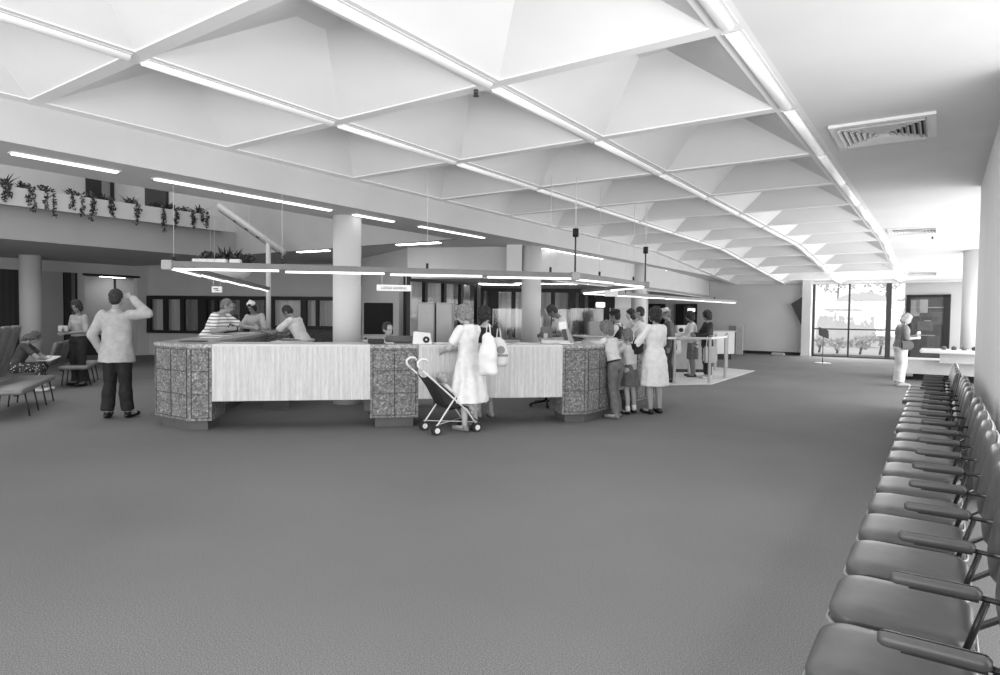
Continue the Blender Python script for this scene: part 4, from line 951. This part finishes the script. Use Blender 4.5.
person('dark haired man in a white shirt leaning left over the counter end', x, y, 205, 1.78, 'm', lean=26, nod=20, skin=125, hair=('short', 24),
       RA=((.22, .50, 1.12), (.12, .74, 1.14)), LA=((-.20, .52, 1.10), (-.08, .78, 1.14)), wear=[('trousers', mat(140, .8, 'fabric')), ('shirt', mat(214, .8, 'fabric'), {'sleeve': 'short', 'infl': .02})])
x, y = on(387, 9.7)
person('small seated clerk with dark hair behind the middle of the counter', x, y, 330, 1.62, 'f', dz=-.22, nod=12, turn=20, skin=160, hair=('short', 36),
       LL=((-.10, .43, .50), (-.10, .44, .09), (-.1, .6, .03)), RL_=((.10, .43, .50), (.10, .44, .09), (.1, .6, .03)), RA=((.25, .15, .76), (.1, .34, .86)), LA=((-.25, .15, .76), (-.1, .34, .86)),
       wear=[('trousers', mat(60, .8, 'fabric')), ('shirt', mat(210, .8, 'fabric'), {'sleeve': 'short'})])
st_ = thing('office_chair', 'office chair under the small seated clerk', 'chair', (x, y, 0), R(330-90))
cushion(MB(), .46, .44, .08, [(.37, .02), (.38, 0), (.42, 0), (.43, .02)]).build('seat', mat(50, .8), st_); MB().tube([(0, 0, .05), (0, 0, .37)], .025, 10).build('column', STEEL, st_)
for q in range(5): MB().limb((0, 0, .08), (.27*math.cos(q*1.257), .27*math.sin(q*1.257), .03), .018, .015, 8).build('foot', STEEL, st_)
MB().box((0, -.24, .68), (.38, .04, .3), bev=.02).build('backrest', mat(50, .8), st_)
tag(MB().box((x+.30, y-.18, 1.12), (.34, .22, .06), R(35), bev=.01).build('desk_tray', mat(50)), 'dark tray on the counter edge in front of the seated clerk', 'tray') if 0 else None
# mother
x, y = at(466, 431, 0).xy; y += .05
person('woman in long white dress with shoulder bags, standing beside the stroller', x, y, 176, 1.67, 'f', nod=24, turn=14, skin=165, hair=('full', 118), build=1.05, lean=4,
       LA=((-.26, .14, 1.14), (-.14, .38, 1.08)), RA=((.24, .14, 1.14), (.10, .36, 1.12)), wear=[('dress', mat(226, .8, 'fabric'), {'hem': .40, 'flare': .09, 'sleeve': 'short', 'infl': .02, 'pleat': .016})], shoes=120)
mo_ = V(x, y, 0)
x, y = at(484.5, 417, 0).xy
person('dark haired person in dark clothes half hidden behind the woman in white dress', x, y, 150, 1.66, 'f', nod=12, turn=-70, skin=160, hair=('full', 22), LA=((-.24, .12, 1.12), (-.12, .34, 1.08)), wear=[('skirt', mat(60, .8, 'fabric'), {'hem': .62, 'flare': .02}), ('shirt', mat(24, .8, 'fabric'), {'sleeve': 'long'})], shoes=150)
co_ = V(x, y, 0)
x, y = on(511, 16.6)
person('dark haired clerk seated far back behind the glass screen, left of the column', x, y, 290, 1.6, 'f', dz=-.42, nod=22, skin=120, hair=('bob', 22), LL=((-.10, .43, .50), (-.10, .44, .09), (-.1, .6, .03)), RL_=((.10, .43, .50), (.10, .44, .09), (.1, .6, .03)), RA=((.25, .15, .78), (.1, .34, .9)), LA=((-.25, .15, .78), (-.1, .34, .9)), wear=[('trousers', mat(60, .8, 'fabric')), ('shirt', mat(130, .8, 'fabric'))], vox=.013)
x, y = on(567, 12.6)
person('clerk in white shirt and dark tie bending forward right of the middle column', x, y, 225, 1.84, 'm', lean=20, nod=30, turn=-18, skin=110, hair=('short', 40),
       RA=((.26, .22, 1.10), (.16, .42, 1.08)), LA=((-.26, .22, 1.10), (-.16, .42, 1.10)), wear=[('trousers', mat(90, .8, 'fabric')), ('shirt', mat(205, .8, 'fabric'), {'sleeve': 'short', 'infl': .022}), ('tie', mat(30))])
x, y = on(617, 11.75)
person('clerk in dark waistcoat and white collar behind the counter, near the boy', x, y, 195, 1.66, 'm', nod=12, turn=-10, skin=120, hair=('short', 24), LA=((-.24, .14, 1.12), (-.12, .36, 1.10)), RA=((.24, .14, 1.12), (.12, .36, 1.10)), wear=[('trousers', mat(30, .8, 'fabric')), ('shirt', mat(210, .8, 'fabric'), {'sleeve': 'long'}), ('vest', mat(24, .8, 'fabric'), {'infl': .026}), ('collar', mat(225, .8)), ('cap', mat(28, .8))])
x, y = at(612, 417.5, 0).xy
person('boy in pale shirt and grey trousers leaning his elbows on the counter corner', x+.05, y-.02, 172, 1.47, 'm', lean=17, nod=0, turn=14, skin=165, hair=('full', 96), child=.5, build=.92,
       RA=((.16, .36, 1.26), (.06, .58, 1.31)), LA=((-.22, .34, 1.24), (-.10, .60, 1.30)), LL=((-.09, .0, .50), (-.10, -.10, .085), (-.13, .10, .03)), RL_=((.09, .06, .50), (.12, .0, .085), (.14, .2, .03)),
       wear=[('trousers', mat(100, .85, 'fabric'), {'wide': .024}), ('shirt', mat(206, .8, 'fabric'), {'sleeve': 'short', 'hem': .97}), ('belt', mat(40))], shoes=110)
x, y = at(630, 414, 0).xy
person('girl in pale top and short grey skirt standing next to the boy', x, y, 165, 1.33, 'f', lean=8, nod=4, turn=12, skin=165, hair=('bob', 100), child=.6, build=.95,
       RA=((.20, .24, 1.24), (.08, .46, 1.34)), LA=((-.24, .22, 1.20), (-.10, .46, 1.32)), LL=((-.09, .03, .50), (-.10, -.02, .085), (-.13, .16, .03)), RL_=((.10, .02, .50), (.16, .02, .085), (.2, .2, .03)),
       wear=[('skirt', mat(92, .85, 'fabric'), {'hem': .58, 'flare': .05}), ('shirt', mat(200, .8, 'fabric'), {'sleeve': 'short', 'hem': .97})], shoes=30, sock=225)
x, y = at(653.5, 413.5, 0).xy
person('woman with short dark hair in a white belted dress, arms folded on the counter', x, y, 158, 1.68, 'f', nod=4, turn=8, skin=150, hair=('full', 20), build=1.12,
       LA=((-.32, .10, 1.14), (-.10, .26, 1.18)), RA=((.30, .10, 1.14), (.06, .28, 1.2)), wear=[('dress', mat(222, .8, 'fabric'), {'hem': .46, 'flare': .035, 'sleeve': 'half', 'infl': .02, 'pleat': .006}), ('belt', mat(205, .8))], shoes=22)
wd_ = V(x, y, 0)+V(math.cos(R(228)), math.sin(R(228)), 0)*.30
hb = thing('handbag', 'small dark handbag under the arm of the woman in the white belted dress', 'bag', (wd_.x, wd_.y, 1.04), R(60))
MB().box((0, 0, 0), (.22, .09, .2), bev=.03).build('body', mat(26, .4), hb); MB().tube([(-.08, 0, .09), (-.04, 0, .16), (.04, 0, .16), (.08, 0, .09)], .008, 8).build('handle', mat(26, .4), hb)
x, y = on(640.5, 13.4)
person('man with glasses holding a white paper to his face, behind the girl', x, y, 190, 1.74, 'm', nod=6, turn=14, skin=140, hair=('short', 30), RA=((.28, .16, 1.24), (.12, .26, 1.48)), LA=((-.26, .14, 1.18), (-.1, .34, 1.3)), wear=[('trousers', mat(70, .8, 'fabric')), ('shirt', mat(205, .8, 'fabric'), {'sleeve': 'long'}), ('glasses', mat(20))])
x, y = on(632, 14.6)
person('dark haired person in white seen between the vest clerk and the man with glasses', x, y, 200, 1.70, 'f', nod=8, turn=10, skin=130, hair=('full', 28), wear=[('skirt', mat(110, .8, 'fabric')), ('shirt', mat(215, .8, 'fabric'), {'sleeve': 'long', 'infl': .02})], vox=.013)
x, y = at(669, 382.5, 0).xy
person('man in pale hat and dark grey suit standing at the queue railing', x, y, 200, 1.72, 'm', lean=6, nod=10, turn=16, skin=135, hair=('short', 90), wear=[('trousers', mat(72, .85, 'fabric'), {'wide': .02}), ('jacket', mat(84, .85, 'fabric'), {'hem': .78, 'sleeve': 'long', 'infl': .026, 'flare': .015}), ('hat', mat(190, .8))], RA=((.26, .10, 1.12), (.12, .32, 1.06)), shoes=40)
x, y = at(692, 377, 0).xy
person('woman in white cardigan and grey skirt inside the queue railing', x, y, 212, 1.68, 'f', nod=6, turn=-4, lean=6, skin=140, hair=('curly', 20), RA=((.26, .16, 1.14), (.16, .42, 1.10)), LA=((-.26, .12, 1.10), (-.22, .36, 1.04)), wear=[('skirt', mat(112, .85, 'fabric'), {'hem': .48, 'flare': .01}), ('shirt', mat(218, .8, 'fabric'), {'sleeve': 'long', 'hem': .84, 'infl': .024})], shoes=60)
bx = V(x, y, 0)+V(math.cos(R(212)), math.sin(R(212)), 0)*.42+V(math.cos(R(302)), math.sin(R(302)), 0)*.18
def plastic_bag(c, w_, h, rz, label, v=222, prints=False, parent=None):
    t = thing('carrier_bag', label, 'bag', (c[0], c[1], c[2]), rz)
    mb = MB(); mb.tube([(0, 0, -h), (0, 0, -h+.04), (0, 0, -h*.5), (0, 0, -h*.15), (0, 0, -.02)], [(w_*.36, w_*.16), (w_*.5, w_*.26), (w_*.48, w_*.24), (w_*.32, w_*.16), (w_*.1, w_*.06)], 20, lat=(1, 0, 0))
    mb.fuse('sack', mat(v, .5), .012, t, disp=.02, dsc=9, dseed=c[0])
    MB().tube([(-w_*.12, 0, -.06), (-w_*.06, 0, .08), (w_*.06, 0, .08), (w_*.12, 0, -.06)], .008, 6).build('handles', mat(v, .5), t)
    if prints:
        q = MB(); q.tube([(w_*.12, -w_*.27, -h*.45), (w_*.12, -w_*.285, -h*.45)], .05, 14); q.box((w_*.2, -w_*.27, -h*.62), (.14, .02, .03)); q.build('print', mat(130), t)
    return t
plastic_bag((bx.x, bx.y, .98), .24, .40, R(35), 'white carrier bag hanging from the hand of the woman in the cardigan')
x, y = on(708, 15.9)
person('dark haired woman in dark jacket and patterned skirt inside the queue railing', x, y, 218, 1.70, 'f', nod=8, turn=-8, skin=135, hair=('curly', 18), LA=((-.26, .10, 1.12), (-.12, .32, 1.1)), RA=((.26, .10, 1.12), (.12, .32, 1.14)), wear=[('trousers', mat(50, .85, 'fabric')), ('jacket', mat(44, .85, 'fabric'), {'hem': .82, 'sleeve': 'long', 'infl': .026})], shoes=190)
bx = V(x, y, 0)+V(math.cos(R(300)), math.sin(R(300)), 0)*.30
tb = thing('tote_bag', 'large pale tote bag beside the woman in the dark jacket', 'bag', (bx.x, bx.y, .42), R(35))
MB().box((0, 0, .2), (.34, .14, .4), bev=.04).build('body', mat(176, .8, 'fabric'), tb); MB().tube([(-.1, 0, .38), (-.07, 0, .66), (.07, 0, .66), (.1, 0, .38)], .012, 8).build('straps', mat(215), tb)
x, y = at(899.5, 386, 0).xy
person('woman with pale curly hair, grey top and white trousers by the reception desk', x, y, 22, 1.68, 'f', nod=24, lean=4, skin=165, hair=('full', 165), build=1.12,
       RA=((.24, .04, 1.14), (.08, .30, 1.16)), LA=((-.24, .06, 1.14), (-.04, .30, 1.20)), wear=[('trousers', mat(216, .8, 'fabric'), {'wide': .03, 'infl': .022}), ('shirt', mat(118, .8, 'fabric'), {'sleeve': 'half', 'hem': .90, 'infl': .028})], shoes=170)
pp = V(x, y, 0)+V(math.cos(R(22)), math.sin(R(22)), 0)*.36
tag(MB().box((pp.x, pp.y, 1.22), (.12, .02, .09), R(60), bev=.004).build('paper_slip', mat(185)), 'small pale slip of paper held by the woman at the reception desk', 'paper')
bb_ = V(x, y, 0)+V(math.cos(R(-60)), math.sin(R(-60)), 0)*.24
sb_ = thing('shoulder_bag', 'dark shoulder bag on the hip of the woman at the reception desk', 'bag', (bb_.x, bb_.y, .95), R(30))
MB().box((0, 0, 0), (.30, .10, .2), bev=.04).build('body', mat(62, .5), sb_); MB().tube([(-.12, 0, .08), (-.08, .03, .4), (-.02, .06, .52)], .012, 8).build('strap', mat(62, .5), sb_)
# bags of the mother
b0 = pd(488.5, 7.85)
plastic_bag((b0.x, b0.y, 1.34), .24, .56, R(20), 'big white cloth bag hanging at the hip of the woman in long dress', 218)
b0 = pd(499, 7.95)
plastic_bag((b0.x, b0.y, 1.28), .24, .40, R(35), 'white printed carrier bag, the right one beside the woman in long dress', 205, True)
# ================================================================ stroller
w1, w2, w3, w4 = at(422, 430, 0), at(438, 435.5, 0), at(460.5, 427, 0), at(478.5, 431.5, 0)
sc_ = (w1+w2+w3+w4)/4; fwd_ = ((w3+w4)/2-(w1+w2)/2); fl_ = fwd_.length; hd = math.atan2(fwd_.y, fwd_.x)
t = thing('stroller', 'umbrella stroller with white tubes and dark fabric seat, in front of the counter', 'stroller', (sc_.x, sc_.y, 0), hd-math.pi/2)
WT = mat(225, .35); hw_ = .20; ql = fl_/2
for s in (-1, 1):
    nm = MB()
    hook = [(s*.19, -ql-.12+.055*math.cos(a)-.02, .98+.055*math.sin(a)) for a in [R(d_) for d_ in range(-150, 61, 30)]][::-1]
    nm.tube([(s*hw_, ql, .10), (s*hw_, ql*.55, .28), (s*.19, -ql-.06, .72), (s*.19, -ql-.20, .84)], .011, 10)
    nm.build('frame_tube', WT, t)
    hk_ = MB(); hk_.tube([(s*.19, -ql-.19, .83), (s*.19, -ql-.245, .885), (s*.19, -ql-.25, .935), (s*.19, -ql-.20, .97), (s*.19, -ql-.14, .965), (s*.19, -ql-.115, .93)], .016, 10); hk_.build('handle', WT, t)
    MB().tube([(s*hw_, -ql, .10), (s*.19, ql*.05, .51)], .011, 10).build('rear_leg', WT, t)
    MB().tube([(s*hw_, ql*.8, .19), (s*hw_, ql*1.15, .13)], .009, 8).build('footrest', mat(60), t)
    for yy in (-ql, ql):
        nmw = MB()
        for dx in (-.03, .03): nmw.tube([(s*hw_+dx-.012, yy, .062), (s*hw_+dx+.012, yy, .062)], .06, 20)
        wo = nmw.build('wheel', mat(40, .6), t)
        hb2 = MB()
        for dx in (-.03, .03): hb2.tube([(s*hw_+dx-.015, yy, .062), (s*hw_+dx+.015, yy, .062)], .034, 16)
        hb2.tube([(s*hw_-.045, yy, .062), (s*hw_+.045, yy, .062)], .008, 8); hb2.build('hub', WT, wo)
MB().limb((-hw_, -ql, .13), (hw_, ql, .13), .007, .007, 8).limb((hw_, -ql, .13), (-hw_, ql, .13), .007, .007, 8).build('cross_brace', mat(190), t)
# sling seat: thin fabric hammock
sv = []; nn = 10; prof = [(-ql-.10, .72), (-ql*.9, .54), (-ql*.55, .36), (-ql*.05, .29), (ql*.35, .31), (ql*.65, .28)]
mb = MB(); rows = []
for yy, zz in prof:
    rows.append([V(-.18+.36*q/8, yy, zz+.05*((q-4)/4)**2) for q in range(9)])
vv = [p for r_ in rows for p in r_]+[p+V(0, -.006, -.012) for r_ in rows for p in r_]; n0 = len(rows)*9
fs = []
for i in range(len(rows)-1):
    for q in range(8): a = i*9+q; fs += [(a, a+1, a+10, a+9), (n0+a, n0+a+9, n0+a+10, n0+a+1)]
for q in range(8): fs += [(q, n0+q, n0+q+1, q+1), (n0-9+q, n0-8+q, 2*n0-8+q, 2*n0-9+q)]
for i in range(len(rows)-1): fs += [(i*9, i*9+9, n0+i*9+9, n0+i*9), (i*9+8, n0+i*9+8, n0+i*9+17, i*9+17)]
mb.faces(vv, fs, True); so = mb.build('sling_seat', mat(34, .85), t)
for s in (-1, 1):
    q = [V(s*.185, yy, zz+.04) for yy, zz in prof[:5]]; u_ = [V(s*.19, -ql-.06, .72), V(s*.19, -ql*.5, .59), V(s*.19, -ql*.1, .49), V(s*.19, ql*.2, .40), V(s*.19, ql*.5, .31)]
    mb = MB(); mb.faces(q+u_+[p+V(s*.004, 0, 0) for p in q+u_], [(i, i+1, 6+i, 5+i) for i in range(4)]+[(10+i, 15+i, 16+i, 11+i) for i in range(4)]); mb.build('side_fabric', mat(40, .85), t)
# baby
br = math.degrees(hd)
bpos = sc_+V(math.cos(hd), math.sin(hd), 0)*-.02
person('baby with fair hair sitting in the stroller', bpos.x, bpos.y, br, .86, 'f', dz=-.16, lean=-18, nod=-4, turn=-30, skin=176, hair=('short', 150), child=1.6, build=1.15,
       LL=((-.12, .42, .86), (-.13, .66, .52), (-.13, .80, .55)), RL_=((.12, .42, .86), (.13, .66, .52), (.13, .80, .55)), LA=((-.26, .02, 1.0), (-.16, .24, .92)), RA=((.26, .02, 1.0), (.16, .24, .92)), hand=None,
       wear=[('shirt', mat(222, .8, 'fabric'), {'sleeve': 'short', 'hem': .9}), ('trousers', mat(205, .8, 'fabric'))], shoes=215, vox=.0085)
# swivel chair base seen under the counter
p = at(546, 406, 0); t = thing('office_chair', 'dark swivel chair base seen under the counter panel', 'chair', (p.x, p.y, 0))
for q in range(5): MB().limb((0, 0, .09), (.28*math.cos(q*1.257+.3), .28*math.sin(q*1.257+.3), .05), .02, .016, 8).ball((.28*math.cos(q*1.257+.3), .28*math.sin(q*1.257+.3), .028), .028, 10).build('foot', mat(24), t)
MB().tube([(0, 0, .08), (0, 0, .44)], .024, 12).build('column', mat(24), t); cushion(MB(), .46, .46, .1, [(.43, .02), (.44, 0), (.49, 0), (.51, .03)]).build('seat', mat(40, .8), t)
MB().box((0, .24, .78), (.4, .05, .3), R(0), bev=.02).build('backrest', mat(40, .8), t); MB().bar((0, .1, .45), (0, .24, .68), .04, .02).build('back_support', mat(24), t)
# ================================================================ things on the counter
def cpt(u, n, z=1.12): q = cp(u, n); return V(q[0], q[1], z)
c = cpt(2.98, .22); t = thing('desk_machine', 'small white machine with a round dark dial on the middle counter block', 'machine', (c.x, c.y, 1.122), R(45))
mb = MB(); mb.faces([V(-.13, -.1, 0), V(.13, -.1, 0), V(.13, .12, 0), V(-.13, .12, 0), V(-.12, -.05, .17), V(.11, -.05, .15), V(.11, .1, .15), V(-.12, .1, .17)], [(3, 2, 1, 0), (4, 5, 6, 7), (0, 1, 5, 4), (1, 2, 6, 5), (2, 3, 7, 6), (3, 0, 4, 7)]); mb.build('case', mat(222, .5), t)
MB().tube([(.05, -.075, .06), (.05, -.10, .06)], .045, 20).build('dial', mat(16), t); MB().tube([(.05, -.10, .06), (.05, -.105, .06)], .014, 12).build('dial_hub', mat(200), t)
c = cpt(2.35, .30); t = thing('desk_tray', 'dark document tray on the middle block by the seated clerk', 'tray', (c.x, c.y, 1.122), R(45))
MB().box((0, 0, .03), (.22, .2, .06), bev=.01).build('tray', mat(34), t); MB().box((.18, .0, .006), (.12, .1, .01)).build('slip', mat(225), t)
c = cpt(2.68, .52); tag(MB().box((c.x, c.y, 1.17), (.42, .14, .10), R(45), bev=.02).build('printer', mat(88)), 'long dark grey office machine behind the middle counter block', 'machine')
# leaflet stand
c = cpt(5.08, .30); t = thing('leaflet_stand', 'upright tilted leaflet stand with pale card near the right corner block', 'stand', (c.x, c.y, 1.12), R(35))
MB().box((0, 0, .008), (.2, .12, .012)).build('base', mat(225), t)
MB().box((0, 0, 0), (.06, .012, .28), M=Matrix.Translation((-.02, .0, .145)) @ Matrix.Rotation(R(-14), 4, 'Y')).build('holder', mat(70), t)
MB().box((0, 0, 0), (.11, .012, .11), M=Matrix.Translation((-.055, -.012, .27)) @ Matrix.Rotation(R(-10), 4, 'Y')).build('card', mat(226), t)
random.seed(3)
plist = [('pale folded paper on the counter panel top in front of the middle column', cpt(4.1, .3), (.22, .14)), ('white sheet at the left end of the right counter panel', cpt(3.25, .3), (.26, .18)), ('white sheet by the elbow of the woman in long dress', cpt(3.65, .25), (.24, .2)),
         ('small paper pile beside the leaflet stand', cpt(4.45, .4), (.2, .14)), ('loose sheet on the left counter run near the striped shirt', V(*lp(1.2, .35), 1.12), (.3, .22)), ('second loose sheet along the left counter run', V(*lp(2.0, .3), 1.12), (.3, .22)),
         ('open file on the left counter run before the headscarf woman', V(*lp(3.0, .35), 1.12), (.42, .3)), ('pale form at the end of the left counter run', V(*lp(3.6, .4), 1.12), (.3, .2)), ('dark folder on the left corner block of the counter', V(-8.45, 4.8, 1.12), (.3, .2)), ('white paper on the inner work desk', V(*lp(2.0, 1.3), 1.018), (.3, .22)), ('grey folder on the inner work desk', V(*lp(2.9, 1.3), 1.018), (.34, .26))]
for i, (lab, c, sz) in enumerate(plist):
    v = [225, 228, 230, 222, 220, 226, 200, 224, 70, 228, 110][i]
    tag(MB().box((0, 0, .008), (sz[0], sz[1], .012), R(random.uniform(10, 70)), bev=.002).build('paper', mat(v)), lab, 'paper').location = c
c = pd(681.5, 17.6); t = thing('desk_machine', 'pale machine with round dark dial behind the man in the hat', 'machine', (c.x, c.y, 1.03), R(35))
MB().box((0, 0, .14), (.30, .25, .28), bev=.02).build('case', mat(205, .5), t); MB().tube([(-.04, -.12, .15), (-.04, -.14, .15)], .06, 20).build('dial', mat(30), t)
t = thing('service_counter', 'pale counter carrying the machine with the round dial, behind the railing', 'counter', (c.x, c.y, 0), R(35))
MB().box((.2, .1, 1.0), (1.1, .6, .04), bev=.01).build('top', mat(180, .5), t); MB().box((.2, .15, .54), (1.0, .4, .88)).build('body', mat(150, .6), t); MB().box((.2, .15, .05), (.9, .36, .1)).build('plinth', mat(40), t)
# things on the inner desks
for lab, px, d, z, sz, v in (('grey terminal on the desk left of the clerk wearing a tie', 547, 11.8, 1.122, (.2, .22, .2), 110), ('small pale cup on the desk left of the clerk wearing a tie', 546, 11.6, 1.122, (.07, .07, .09), 215), ('tray of forms behind the leaflet stand', 585, 12.4, 1.152, (.42, .3, .05), 190), ('grey terminal behind the boy', 597, 12.5, 1.152, (.32, .3, .28), 150)):
    c = pd(px, d); c.z = z
    if 'tray' in lab: c = cpt(4.95, .45); z = 1.122
    tag(MB().box((c.x, c.y, z+sz[2]/2), sz, R(35), bev=.01).build('terminal' if 'terminal' in lab else 'desk_item', mat(v, .5)), lab, 'desk item')
